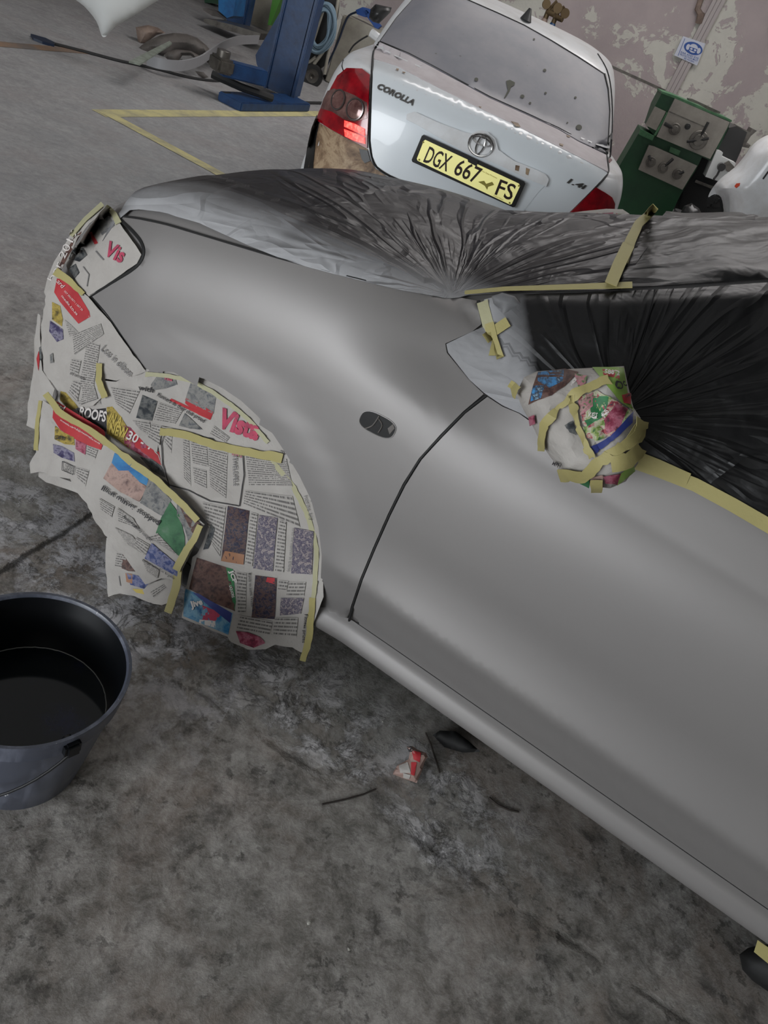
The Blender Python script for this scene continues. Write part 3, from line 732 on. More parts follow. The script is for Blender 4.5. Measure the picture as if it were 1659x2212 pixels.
#@@MASKING
# ------------------------------------------------------------------ masking film
def to_mesh_attr(o, name, vals):
    a = o.data.attributes.new(name, 'FLOAT', 'POINT'); a.data.foreach_set('value', vals)
def seg_d(p, pl):
    best = 9
    for a, b in zip(pl, pl[1:]):
        ab = b-a; t = max(0, min(1, (p-a).dot(ab)/max(1e-9, ab.length_squared))); best = min(best, (p-a-ab*t).length)
    return best
STAR, _n = hit_safe(HB, 975, 640)
edge_px = [(236, 449), (262, 456), (300, 453), (345, 458), (380, 468), (430, 482), (480, 505), (540, 532), (600, 556), (660, 576), (720, 592), (800, 612), (870, 628), (940, 640), (975, 645), (1010, 638), (1090, 633), (1200, 630), (1340, 627), (1500, 617), (1659, 606), (1760, 602)]
edge_w = [hit_safe(HB, x, y)[0] for x, y in resample(edge_px, 25, False)]
spray_w = [hit_safe(HB, x, y)[0] for x, y in [(300, 453), (430, 485), (540, 532), (660, 576), (760, 602), (870, 628), (975, 645)]]
esd = [sd(p)[:2] for p in edge_w]
def film_uv(p):
    v = p-STAR; a = atan2(v.z+.6*v.dot(cn), v.dot(ce)); return a, v.length
def wr(p, amp=1.0):
    a, r = film_uv(p); rr = min(r, .7)
    q = mnoise.noise(Vector((a*2.4, r*1.0, 3.0)))*.7+mnoise.noise(Vector((a*6.0, r*1.5, 9.0)))*.12
    w2 = mnoise.noise(p*5.0)*.5
    far = 1-.65*smooth(1.75, 2.1, sd(p)[1])
    return .002+(abs(q)*.026*min(1, rr/.2)*(1-.4*rr)*amp+abs(w2)*.006)*far
def film_top(name, poly, m, label, offb=0.0, dispf=wr, step=.022):
    pts, fs = cdt(poly, step); P = []; N = []; U = []; sp = []
    for s, D in pts:
        o = cw(s, D, 2.2); loc, nn, i_, d_ = HB.ray_cast(o, Vector((0, 0, -1)))
        if loc is None: loc, nn, i_, d_ = HB.find_nearest(cw(s, D, .8))
        if nn.z < 0: nn = -nn
        e_ = seg_d(loc, edge_w); lift = dispf(loc)*min(1, e_/.03)+.0015+offb
        P.append(loc+nn*lift); N.append(nn); U.append(film_uv(loc))
        dsp = seg_d(loc, spray_w); sp.append(max(0, 1-dsp/(.17 if sd(loc)[0] < -.8 else .12)))
    b = MB(); skirted(b, P, N, fs, .0008, 0, U); o = b.build(name, m, angle=70); tag(o, label, 'masking film'); to_mesh_attr(o, 'spray', sp+sp); return o
TS = sd(hit_safe(HB, 1340, 627)[0])[0]
near1 = [q for q in esd if q[0] < TS+.005]; near1.sort()
near2 = [q for q in esd if q[0] >= TS-.02]; near2.sort()
front = [(-1.30, 1.62), (-1.43, 1.85), (-1.50, 2.145), (-1.43, 2.45), (-1.30, 2.68)]
farD = 2*DC-1.45
wind_far = sd(hit_safe(HB, 1412, 480)[0])
poly1 = near1 + [(TS-.02, 1.9), (TS-.05, 2.4), (TS, farD-.1), (-.4, farD), (-.9, farD), (-1.2, farD-.05)] + front[::-1]
film_top('plastic_film', poly1, M['film'], 'grey-sheened black plastic film stretched over the bonnet and pinched at the windscreen corner')
poly2 = near2 + [(near2[-1][0]+.5, near2[-1][1]+.02), (near2[-1][0]+.5, 2.12), (.35, 2.12), (.0, 2.16), (TS-.0, 2.5), (TS-.07, 2.4), (TS-.04, 1.9)]
def wr2(p):
    s, D, z = sd(p); return .002+abs(mnoise.noise(Vector((s*2.0, D*9, z*14))))*.014+abs(mnoise.noise(p*9))*.003
film_top('plastic_film', poly2, M['filmwin'], 'dark plastic film over the windscreen to the right of the upright tape strip', .003, wr2)
# side window film
win_px = [(1046, 650), (1090, 640), (1200, 637), (1365, 632), (1500, 625), (1659, 614), (1900, 600), (2000, 700), (2000, 1330), (1900, 1272), (1659, 1128), (1500, 1050), (1380, 997), (1250, 955), (1180, 930), (1124, 893), (1085, 876), (1045, 849), (1015, 822), (990, 790), (968, 762), (964, 744), (1010, 722), (1048, 706)]
sail_w = [hit_safe(HB, x, y)[0] for x, y in [(968, 745), (985, 780), (1030, 830), (1110, 885)]]
sail_w2 = [hit_safe(HB, x, y)[0] for x, y in [(1046, 655), (1050, 700), (1085, 850)]]
WBX = np.array(resample(win_px, 10)); pts, fs = cdt(win_px, 12); P = []; N = []; U = []; SPR = []
MIRP = hit_safe(HB, 1330, 900)[0]
for x, y in pts:
    loc, nn = hit_safe(HB, x, y); v = loc-MIRP; a = atan2(v.z, v.dot(ce)); r = v.length
    d = .003
    d += (abs(mnoise.noise(Vector((a*1.3, r*1.2, 1))))*.012*min(1, r/.2) + abs(mnoise.noise(loc*6))*.012)*min(1, .1+float(np.min(np.hypot(WBX[:, 0]-x, WBX[:, 1]-y)))/60)
    ins = min(seg_d(loc, sail_w), .1)
    P.append(loc+nn*d); N.append(nn); U.append((a, r))
    dl = min(seg_d(loc, sail_w)/.20, seg_d(loc, sail_w2)/.09)+max(0, x-1130)/70
    SPR.append(max(0, min(.8, .95-dl*.9)))
b = MB(); skirted(b, P, N, fs, .0008, 0, U); o = b.build('window_film', M['filmwin'], None, angle=70); to_mesh_attr(o, 'spray', SPR+SPR)
tag(o, 'glossy black plastic film covering the side window behind the wrapped mirror', 'masking film')
# ------------------------------------------------------------------ masking tape on the films
def tape(pts, w, label, off=.011, m='tape', bvh=None, parent_surface=None, wig=0, name='masking_tape', group=None):
    b = MB(); ribbon(b, bvh or HB, pts, w, off, .0012, 10, 0, wig); o = b.build(name, M[m], angle=60); return tag(o, label, 'masking tape', group)
tape([(1004, 641), (1090, 633), (1200, 630), (1365, 625)], (7, 13), 'long thin tape line along the bottom of the windscreen film', .010)
tape([(1318, 634), (1336, 590), (1356, 548)], 27, 'lower wide piece of the upright tape strip on the windscreen film', .020)
tape([(1343, 580), (1362, 532), (1378, 498), (1397, 480), (1414, 463)], (26, 16), 'upper piece of the upright tape strip reaching the windscreen top', .016)
tape([(1368, 998), (1420, 1016), (1500, 1047), (1580, 1090), (1659, 1136), (1780, 1212), (1900, 1285)], (28, 34), 'long yellow tape along the bottom of the window film', .012)
tape([(1372, 985), (1420, 1004), (1486, 1034)], 24, 'short second layer of tape right of the wrapped mirror', .0145)
tape([(1042, 655), (1055, 700), (1062, 730)], 24, 'pale tape piece down the quarter window pillar', .006, 'tapedust')
tape([(1046, 738), (1072, 718), (1100, 700)], 22, 'slanting tape of the crossed pieces on the quarter window', .012)
tape([(1060, 702), (1070, 740), (1084, 778)], (20, 22), 'downward tape of the crossed pieces on the quarter window', .0135)
tape([(1072, 715), (1066, 745), (1063, 772)], 13, 'narrow tape under the crossed pieces on the quarter window', .0105)
# gathered film knot by the pillar
def crumple(mb, poly, tmid, thick, seed, step=14, amp=.35, mi=0, back=.8):
    """a crushed lump with real front and back whose outline was measured on the photograph; returns front bvh"""
    pts, fs = cdt(poly, step); B = np.array(resample(poly, step)); rnd = Vector((seed*3.1, seed*1.7, seed))
    P = []; N = []; th = []
    for x, y in pts:
        d = sqrt(float(np.min((B[:, 0]-x)**2+(B[:, 1]-y)**2))); m_ = min(1, d/55.)
        bul = thick*sqrt(1-(1-m_)**2)
        nz = mnoise.noise(Vector((x/38., y/38., 0))+rnd); nz2 = mnoise.voronoi(Vector((x/34., y/34., 0))+rnd)[0][0]
        r = ray(x, y); k = bul+thick*amp*(abs(nz)+.7*nz2-.3)*m_; tm_ = tmid(x, y) if callable(tmid) else tmid
        P.append((CAM+r*(tm_-k), CAM+r*(tm_+bul*back+.001)))
    n = len(P); ec = {}
    r0 = ray(*poly[0]); F2 = []
    for f in fs:
        a, b_, c = P[f[0]][0], P[f[1]][0], P[f[2]][0]
        if (b_-a).cross(c-a).dot(r0) > 0: f = f[::-1]
        F2.append(f)
    for f in F2:
        for i in range(3): ec[(f[i], f[(i+1) % 3])] = 1
    fsx = F2+[tuple(i+n for i in f[::-1]) for f in F2]+[(b_, a, a+n, b_+n) for (a, b_) in ec if (b_, a) not in ec]
    mb.add([p[0] for p in P]+[p[1] for p in P], fsx, mi)
b = MB(); crumple(b, [(1062, 640), (1085, 632), (1112, 640), (1128, 660), (1108, 672), (1096, 690), (1082, 700), (1070, 690), (1080, 668), (1066, 655)], (hit_safe(HB, 1090, 660)[0]-CAM).length-.006, .012, 4, 7, .8)
o = b.build('film_knot', M['filmwin'], angle=50); to_mesh_attr(o, 'spray', [.45]*len(o.data.vertices)); tag(o, 'gathered knot of black film at the base of the windscreen pillar', 'masking film')

# ------------------------------------------------------------------ newspapers over bumper and front wheel
PLN = spline([(-.2, 1.275), (-.6, 1.262), (-1.1, 1.258), (-1.25, 1.272), (-1.37, 1.300), (-1.475, 1.370), (-1.565, 1.51), (-1.62, 1.75), (-1.65, 2.145)], False, 14)
def pln(u):
    x = u*(len(PLN)-1); i = min(int(x), len(PLN)-2); t = x-i
    p = PLN[i]; q = PLN[i+1]; s = p[0]+(q[0]-p[0])*t; D = p[1]+(q[1]-p[1])*t
    a = PLN[max(i-1, 0)]; c = PLN[min(i+2, len(PLN)-1)]; tx, ty = c[0]-a[0], c[1]-a[1]; l = hypot(tx, ty)
    return s, D, (ty/l, -tx/l) if False else (-abs(ty)/l if True else 0, -abs(tx)/l)
def paper_pt(u, v, extra=0.0):
    z = -.02+v*1.02; s, D, (ns, nd) = pln(u)
    fl = .125*max(0, (.42-z)/.42)**1.3*smooth(-.36, -.62, s)*(1-.75*smooth(-1.05, -1.3, s))
    if s < -1.2: fl += -.03*smooth(.3, .0, z)*smooth(-1.2, -1.4, s)
    fl -= .03*smooth(.34, .0, z)*smooth(-.62, -.36, s)*1.6
    ins = .30*max(0, z-.62)+.5*max(0, z-.78)
    if s > -1.0 and hypot(s-WX, z-.33) < .42: fl -= .016*smooth(.42, .38, hypot(s-WX, z-.33))*smooth(-1.02, -.92, s)*smooth(.12, .3, z)
    w = mnoise.noise(cw(s, D, z)*3.2)*.012 + abs(mnoise.noise(Vector((s*9, z*5, D*4))))*.010
    off = fl-ins+w-.006+extra
    return cw(s+ns*off, D+nd*off, z)
PH = MB(); grid(PH, paper_pt, 110, 70); PB = PH.bvh()
# union with body where the body stands further out
def creases(seed, amp=.006):
    o_ = Vector((seed*5.3, seed*2.1, 0))
    return lambda x, y, loc: amp*(abs(mnoise.noise(Vector((x/46., y/46., 0))+o_))+.5*abs(mnoise.noise(Vector((x/17., y/17., 3))+o_)))
def sheet(outline, off, seed, label, prints, bvh=None, amp=.006, step=12, name='newspaper', group=None):
    bv = bvh or PB; b = MB(); cr = creases(seed, amp); patch(b, bv, outline, off, .0009, step, 0, cr); sb = b.bvh()
    mats = [M['paper']]; idx = {}
    def mi(k):
        if k not in idx: mats.append(M[k]); idx[k] = len(mats)-1
        return idx[k]
    lay = .0008
    prints = [p for p in prints if p[0] != 't' and p[0] != 'l']+[p for p in prints if p[0] in 'tl']
    for p in prints:
        kind = p[0]; lay += .00012
        if kind == 'q': quad_px(b, sb, p[2], lay, mi(p[1]), *[max(3, int(hypot(p[2][j_][0]-p[2][0][0], p[2][j_][1]-p[2][0][1])/5)) for j_ in (1, 3)])
        elif kind == 'p': patch(b, sb, p[2], lay, 0, 10, mi(p[1]), None, lambda x, y, l: (x, -y))
        elif kind == 't': text_px(b, sb, p[2], p[3], p[4], p[5], lay+.0012, mi(p[1]), *(p[6] if len(p) > 6 else (0.0,)))
        elif kind == 'l': ribbon(b, sb, p[2], p[3], lay+.0002, 0, 12, mi(p[1]))
    o = b.build(name, mats, angle=50); return tag(o, label, 'newspaper', group)
Z4 = lambda x, y: (50+.4219*x, 340+.4219*y)       # positions read in two enlarged views of the photograph
Z5 = lambda x, y: (50+.4219*x, 780+.4219*y)
def z4(*a): return [Z4(*p) for p in a]
def z5(*a): return [Z5(*p) for p in a]
# nose sheet (dark printed, round the front corner)
sheet(z4((440, 262), (400, 300), (350, 345), (290, 420), (250, 500), (215, 560), (165, 650), (130, 720), (118, 690), (135, 620), (170, 540), (215, 460), (260, 390), (330, 320), (400, 262)), .004, 1,
      'newspaper strip with white letters curling round the front corner of the silver car',
      [('p', 'ph_brown', z4((300, 380), (262, 410), (222, 480), (182, 560), (160, 630), (196, 575), (235, 500), (280, 425))),
       ('t', 'whiteink', 'ber 2019', Z4(160, 640), Z4(285, 385), 16)], amp=.004)
sheet(z4((432, 258), (475, 300), (520, 370), (585, 455), (612, 500), (590, 545), (345, 712), (300, 665), (270, 630), (235, 580), (222, 540), (262, 480), (300, 430), (345, 360), (400, 290)), .0035, 2,
      'translucent newspaper sheet taped over the headlight with a red title',
      [('q', 'ph_grey', z4((380, 340), (440, 300), (470, 350), (405, 400))), ('q', 'redink', z4((335, 385), (350, 378), (385, 440), (368, 446)), (3, 6)),
       ('t', 'vista', 'Vis', Z4(412, 500), Z4(505, 545), 34, (.03,)), ('p', 'ph_dark', z4((255, 470), (310, 465), (330, 500), (290, 535), (235, 520))),
       ('q', 'ph_dark', z4((235, 570), (270, 545), (290, 590), (262, 625))), ('l', 'greyink', z4((375, 480), (400, 510), (415, 525)), 3),
       ('l', 'greyink', z4((310, 560), (340, 600), (330, 660)), 2)], bvh=HB, amp=.003)
sheet(z4((165, 620), (200, 600), (262, 640), (345, 715), (400, 780), (462, 845), (500, 905), (560, 990), (640, 1092), (560, 1115), (490, 1137), (430, 1130), (420, 1220), (380, 1262), (300, 1275), (235, 1200), (190, 1190), (160, 1140), (120, 1110), (95, 1080), (100, 960), (115, 830), (130, 730)), .006, 3,
      'newspaper sheet with a red banner taped over the upper bumper and fender edge',
      [('p', 'redink', z4((175, 620), (215, 625), (280, 690), (340, 790), (345, 815), (285, 852), (240, 800), (190, 740), (160, 690))),
       ('t', 'whiteink', 'ard', Z4(176, 640), Z4(203, 672), 10), ('t', 'whiteink', '057 352 0571 | 057 35', Z4(212, 690), Z4(305, 790), 5), ('t', 'whiteink', 'media.co.za', Z4(200, 712), Z4(280, 810), 5),
       ('p', 'ph_yellow', z4((150, 740), (190, 760), (205, 830), (200, 865), (150, 830))), ('p', 'ph_purple', z4((140, 835), (205, 880), (208, 930), (175, 945), (135, 890))),
       ('q', 'text', z4((215, 830), (250, 860), (290, 900), (240, 915))), ('q', 'text', z4((330, 940), (395, 960), (360, 1190), (290, 1180))), ('q', 'text', z4((255, 905), (400, 850), (415, 905), (265, 1010))),
       ('q', 'text', z4((250, 1030), (300, 1040), (285, 1110), (240, 1090))), ('t', 'ink', 'ald entrants', Z4(245, 1108), Z4(320, 1140), 7), ('t', 'greyink', 'Loss in elibom', Z4(402, 985), Z4(548, 1122), 15),
       ('q', 'text', z4((260, 1140), (300, 1150), (280, 1250), (235, 1200))), ('q', 'text', z4((310, 1150), (365, 1165), (385, 1235), (300, 1265))),
       ('q', 'ph_grey', z4((140, 1010), (155, 1000), (160, 1050), (142, 1055)))], amp=.009)
sheet(z4((82, 930), (100, 800), (112, 810), (112, 960), (120, 1090), (185, 1180), (165, 1240), (140, 1390), (118, 1400), (42, 1370), (50, 1260), (62, 1180), (76, 1090)), .010, 4,
      'pale blank newspaper flap hanging over the far left end of the bumper', [('q', 'text', z4((110, 1000), (180, 1080), (175, 1110), (112, 1060))), ('q', 'redink', z4((70, 1030), (82, 990), (86, 1040), (80, 1095)), (3, 5)), ('q', 'ph_dark', z4((84, 975), (98, 960), (98, 1030), (88, 1040)), (3, 5))], amp=.006)
sheet(z5((190, 100), (240, 60), (330, 70), (400, 75), (440, 140), (470, 200), (560, 240), (700, 480), (745, 610), (640, 570), (500, 470), (420, 370), (250, 270), (190, 200)), .0045, 5,
      'colourful newspaper advert page with white and yellow lettering between the two red banners',
      [('p', 'ph_yellow', z5((195, 120), (230, 160), (285, 240), (240, 250), (190, 200))), ('p', 'ink', z5((270, 235), (330, 250), (425, 240), (428, 360), (380, 345), (300, 290))), ('t', 'whiteink', 'ROOFS', Z5(288, 285), Z5(425, 312), 24, (.03,)),
       ('q', 'text', z5((260, 130), (390, 150), (400, 220), (290, 225))), ('p', 'ph_yellow', z5((430, 235), (470, 230), (530, 330), (560, 400), (545, 450), (480, 400), (430, 370))), ('t', 'yelink', 'IN A', Z5(438, 310), Z5(500, 335), 22, (.03,)), ('t', 'yelink', 'NEW', Z5(440, 372), Z5(530, 395), 24, (.03,)),
       ('p', 'ph_pink', z5((520, 330), (560, 340), (620, 400), (660, 520), (600, 480), (520, 430))), ('p', 'redink', z5((560, 350), (690, 445), (705, 490), (715, 540), (620, 470), (575, 440))), ('t', 'whiteink', '30 - 1 -', Z5(530, 395), Z5(690, 470), 20, (.02,)),
       ('p', 'ph_dark', z5((600, 490), (660, 500), (710, 540), (735, 600), (660, 560)))], amp=.005)
sheet(z5((430, 95), (490, 100), (560, 62), (640, 40), (750, 40), (850, 55), (955, 92), (1060, 148), (1155, 220), (1235, 300), (1310, 385), (1370, 470), (1340, 490), (1180, 475), (1000, 420), (850, 350), (720, 322), (700, 400), (695, 460), (640, 420), (560, 330), (470, 225), (430, 180)), .007, 6,
      'newspaper page with a large pink headline filling the top of the front wheel arch',
      [('q', 'ph_grey', z5((860, 105), (990, 180), (975, 270), (830, 200))), ('p', 'redink', z5((835, 190), (900, 215), (975, 262), (960, 300), (900, 275), (830, 215))), ('t', 'vista', 'Vista', Z5(990, 335), Z5(1200, 410), 44, (.05,)),
       ('p', 'ph_grey', z5((655, 120), (690, 70), (780, 85), (790, 120), (730, 140), (660, 150))), ('t', 'vista', 'Vista', Z5(722, 95), Z5(765, 103), 11, (.03,)),
       ('t', 'ink', 'with', Z5(592, 145), Z5(670, 160), 11, (.02,)), ('t', 'ink', 'Runners do their club proud', Z5(685, 180), Z5(925, 318), 11, (.015,)), ('q', 'redink', z5((760, 190), (960, 285), (958, 300), (750, 200)), (8, 2)),
       ('q', 'ph_dark', z5((612, 172), (688, 205), (660, 305), (580, 290))), ('q', 'text', z5((450, 130), (600, 150), (545, 270), (480, 220))), ('q', 'text', z5((560, 300), (650, 310), (660, 390), (600, 350))), ('q', 'text', z5((700, 210), (820, 250), (780, 320), (670, 300))),
       ('q', 'text', z5((980, 330), (1060, 390), (1040, 415), (960, 370))), ('p', 'ph_grey', z5((800, 330), (830, 265), (880, 310), (920, 350), (860, 345))), ('q', 'text', z5((660, 320), (710, 330), (700, 430), (640, 390)))], amp=.005)
sheet(z5((712, 322), (850, 350), (1000, 420), (1180, 460), (1370, 475), (1440, 575), (1500, 690), (1540, 810), (1560, 920), (1560, 1020), (1545, 1120), (1500, 1110), (1340, 1115), (1200, 1070), (1010, 1020), (900, 990), (940, 900), (960, 830), (900, 760), (745, 610), (712, 480), (698, 400)), .008, 7,
      'large newspaper sheet with a boxed notice and team photographs over the front wheel',
      [('l', 'ink', z5((735, 350), (900, 385), (1125, 440)), 2.2), ('l', 'ink', z5((735, 350), (712, 420), (718, 530), (752, 632)), 2.2), ('l', 'ink', z5((1127, 440), (1135, 580), (1112, 740)), 2.2), ('l', 'ink', z5((752, 632), (850, 660), (960, 715), (1112, 740)), 2.2),
       ('q', 'text', z5((735, 370), (765, 375), (760, 470), (725, 420))), ('q', 'text', z5((820, 385), (850, 390), (860, 640), (825, 600))), ('q', 'text', z5((860, 395), (940, 410), (950, 540), (870, 520))), ('q', 'text', z5((950, 420), (1050, 440), (1040, 700), (960, 640))),
       ('q', 'text', z5((870, 540), (940, 560), (940, 650), (880, 620))), ('t', 'greyink', 'TSWELOPELE', Z5(1078, 478), Z5(1082, 636), 9.5, (.01,)), ('q', 'ph_food', z5((1070, 440), (1125, 450), (1120, 495), (1070, 480))),
       ('q', 'text', z5((1140, 460), (1350, 500), (1380, 640), (1160, 640))), ('q', 'text', z5((1140, 660), (1380, 690), (1420, 850), (1130, 730))), ('q', 'textbig', z5((920, 720), (1040, 745), (1010, 1000), (970, 940))),
       ('q', 'ph_team', z5((1050, 740), (1160, 765), (1132, 1040), (1015, 1020))), ('q', 'tan_ink', z5((1036, 970), (1135, 990), (1130, 1042), (1015, 1022)), (4, 3)), ('q', 'textbig', z5((1170, 770), (1205, 780), (1175, 1050), (1140, 1040))), ('q', 'ph_team2', z5((1210, 785), (1305, 800), (1280, 1075), (1180, 1060))),
       ('q', 'textbig', z5((1315, 810), (1350, 820), (1335, 1080), (1292, 1075))), ('t', 'greyink', 'orto die wenner in Derby', Z5(1378, 850), Z5(1352, 1075), 8), ('q', 'ph_team2', z5((1390, 850), (1490, 870), (1480, 1090), (1375, 1085))),
       ('t', 'greyink', 'horite bly', Z5(1438, 690), Z5(1468, 815), 9), ('t', 'ink', '(Maf not)', Z5(1270, 450), Z5(1335, 486), 7), ('p', 'ph_dark', z5((965, 830), (985, 860), (975, 900), (950, 960), (925, 965), (945, 900)))], amp=.006)
sheet(z5((880, 1000), (900, 985), (1010, 1018), (1200, 1068), (1340, 1113), (1545, 1110), (1545, 1200), (1515, 1290), (1480, 1380), (1470, 1420), (1430, 1480), (1380, 1455), (1290, 1440), (1240, 1465), (1150, 1468), (1060, 1425), (1050, 1400), (820, 1310), (830, 1200)), .0055, 8,
      'lower newspaper sheet with liquor adverts resting on the floor under the wheel arch',
      [('p', 'ph_brown', z5((890, 1005), (1040, 1055), (1075, 1150), (1085, 1280), (960, 1230), (850, 1165), (870, 1080))), ('q', 'grn', z5((1040, 1055), (1075, 1065), (1090, 1230), (1082, 1280)), (4, 8)), ('t', 'whiteink', 'JCP', Z5(1052, 1075), Z5(1075, 1140), 12, (.04,)), ('t', 'whiteink', 'LIQUORS', Z5(1055, 1150), Z5(1070, 1210), 7, (.02,)),
       ('p', 'ph_cyan', z5((830, 1165), (880, 1185), (950, 1225), (1075, 1290), (1050, 1400), (930, 1350), (820, 1305))), ('t', 'whiteink', 'Jive', Z5(870, 1275), Z5(930, 1255), 20, (.04,)), ('p', 'vista', z5((920, 1250), (1020, 1290), (985, 1330), (910, 1325))), ('p', 'whiteink', z5((905, 1322), (985, 1330), (985, 1365), (900, 1340))), ('q', 'navyink', z5((870, 1185), (900, 1190), (1070, 1290), (1060, 1340)), (6, 3)),
       ('q', 'textbig', z5((1095, 1075), (1145, 1085), (1140, 1290), (1100, 1290))), ('t', 'ink', 'Ready to assist Winter', Z5(1150, 1085), Z5(1165, 1260), 8), ('q', 'ph_team', z5((1190, 1095), (1300, 1110), (1290, 1320), (1170, 1310))), ('q', 'redink', z5((1250, 1105), (1290, 1110), (1288, 1140), (1245, 1130)), (3, 3)),
       ('q', 'textbig', z5((1310, 1120), (1360, 1125), (1350, 1170), (1305, 1165))), ('q', 'textbig', z5((1360, 1130), (1450, 1130), (1440, 1200), (1350, 1200))), ('q', 'ph_team2', z5((1320, 1210), (1440, 1210), (1425, 1290), (1315, 1300))), ('q', 'textbig', z5((1110, 1300), (1280, 1330), (1260, 1400), (1095, 1370))), ('q', 'textbig', z5((1290, 1310), (1410, 1310), (1400, 1410), (1280, 1400))),
       ('t', 'ink', "Fitness prizes", Z5(1438, 1290), Z5(1425, 1435), 10, (.01,)), ('p', 'ph_pink', z5((1090, 1380), (1150, 1385), (1215, 1410), (1240, 1440), (1180, 1465), (1110, 1440)))], amp=.009)
sheet(z5((470, 880), (450, 900), (445, 1000), (452, 1100), (458, 1196), (520, 1182), (590, 1195), (660, 1225), (715, 1235), (790, 1180), (830, 1120), (820, 1060), (640, 1000), (520, 900)), .018, 9,
      'newspaper page lying flat on the floor below the wheel arch sheets',
      [('q', 'text', z5((480, 980), (530, 990), (520, 1060), (470, 1050))), ('p', 'ph_brown', z5((510, 990), (600, 1040), (620, 1080), (540, 1075), (505, 1060))), ('p', 'ph_navy', z5((530, 1085), (600, 1100), (650, 1130), (620, 1165), (550, 1145))), ('p', 'tan_ink', z5((525, 1085), (560, 1090), (560, 1140), (530, 1130))), ('p', 'yelink', z5((560, 1165), (650, 1170), (655, 1200), (580, 1185))), ('l', 'greyink', z5((492, 1100), (500, 1150)), 1.5)], amp=.006)
sheet(z5((155, 190), (260, 262), (420, 360), (470, 420), (640, 540), (740, 620), (860, 720), (920, 780), (965, 825), (935, 890), (905, 960), (860, 1040), (830, 1110), (740, 1100), (660, 1130), (560, 1000), (460, 880), (400, 790), (370, 720), (330, 670), (300, 600), (200, 590), (140, 560), (95, 570), (95, 520), (125, 460), (130, 340), (140, 250)), .030, 10,
      'newspaper page with red banner and rock-face photographs hanging off the bumper corner',
      [('p', 'redink', z5((160, 200), (260, 262), (340, 310), (415, 355), (420, 375), (400, 455), (330, 430), (240, 385), (190, 350), (152, 290))), ('t', 'whiteink', 'ard', Z5(166, 242), Z5(202, 266), 12, (.02,)), ('t', 'whiteink', '057 352 0577 | 057 357 1304', Z5(205, 280), Z5(400, 405), 6.5, (.01,)), ('t', 'whiteink', 'mosede.vilakazi@mooimedia.co.za', Z5(196, 305), Z5(395, 425), 5.5),
       ('p', 'ph_yellow', z5((165, 330), (200, 360), (262, 390), (265, 430), (215, 425), (162, 400))), ('p', 'ph_purple', z5((155, 425), (200, 435), (262, 470), (265, 515), (200, 495), (158, 470))), ('t', 'ink', 'GATIS', Z5(168, 398), Z5(222, 408), 8, (.02,)), ('q', 'ph_pink', z5((270, 400), (325, 425), (320, 480), (270, 450))), ('q', 'text', z5((330, 430), (385, 455), (370, 500), (322, 480))),
       ('l', 'ink', z5((207, 512), (268, 540), (262, 582), (205, 558), (207, 512)), 1.4), ('t', 'ink', 'THE EX', Z5(218, 540), Z5(260, 556), 6), ('t', 'ink', 'SALE 40', Z5(215, 556), Z5(258, 572), 6), ('q', 'text', z5((270, 540), (340, 560), (320, 640), (280, 600))),
       ('p', 'ph_sky', z5((470, 470), (530, 500), (640, 590), (640, 640), (600, 620), (540, 560), (490, 560), (455, 520))), ('p', 'ph_rock', z5((455, 520), (490, 560), (540, 560), (600, 620), (638, 645), (595, 720), (500, 670), (412, 600))),
       ('p', 'ph_grey', z5((645, 600), (700, 640), (760, 710), (715, 795), (600, 725), (625, 660))), ('p', 'ph_green', z5((755, 720), (800, 780), (830, 900), (830, 960), (800, 1000), (740, 930), (680, 880), (710, 800))), ('p', 'ph_grey', z5((790, 730), (860, 790), (910, 840), (850, 930), (830, 860), (790, 790))), ('q', 'ph_brown', z5((800, 740), (850, 775), (915, 835), (870, 880))),
       ('t', 'ink', 'Illicit mining stopped', Z5(400, 662), Z5(692, 846), 14.5, (.02,)), ('t', 'ink', 'Accountability sought', Z5(510, 800), Z5(655, 925), 8, (.01,)),
       ('q', 'text', z5((392, 700), (470, 745), (455, 800), (400, 760))), ('q', 'text', z5((485, 750), (560, 800), (600, 860), (490, 820))), ('q', 'text', z5((470, 850), (560, 890), (640, 1000), (540, 940))), ('q', 'text', z5((580, 900), (650, 940), (630, 1000), (575, 950))), ('q', 'text', z5((640, 900), (690, 880), (800, 1000), (720, 950))),
       ('q', 'ph_navy', z5((660, 930), (805, 1050), (795, 1105), (625, 1010))), ('q', 'text', z5((610, 1010), (700, 1070), (690, 1110), (640, 1080))), ('t', 'ink', 'Drugs seized in Virginia', Z5(615, 1025), Z5(775, 1118), 6)], amp=.009)
sheet(z5((640, 1160), (700, 1120), (800, 1095), (845, 1060), (840, 1120), (815, 1180), (780, 1225), (740, 1238), (690, 1228), (655, 1205)), .024, 11,
      'folded-over newspaper corner beneath the rock-face page', [('q', 'text', z5((650, 1180), (720, 1140), (735, 1160), (670, 1210)))], amp=.008)
sheet(z5((95, 560), (150, 570), (210, 600), (320, 640), (380, 730), (330, 690), (220, 650), (130, 620), (95, 590)), .006, 12, 'grey underside of the bumper newspaper close to the floor', [], amp=.005)
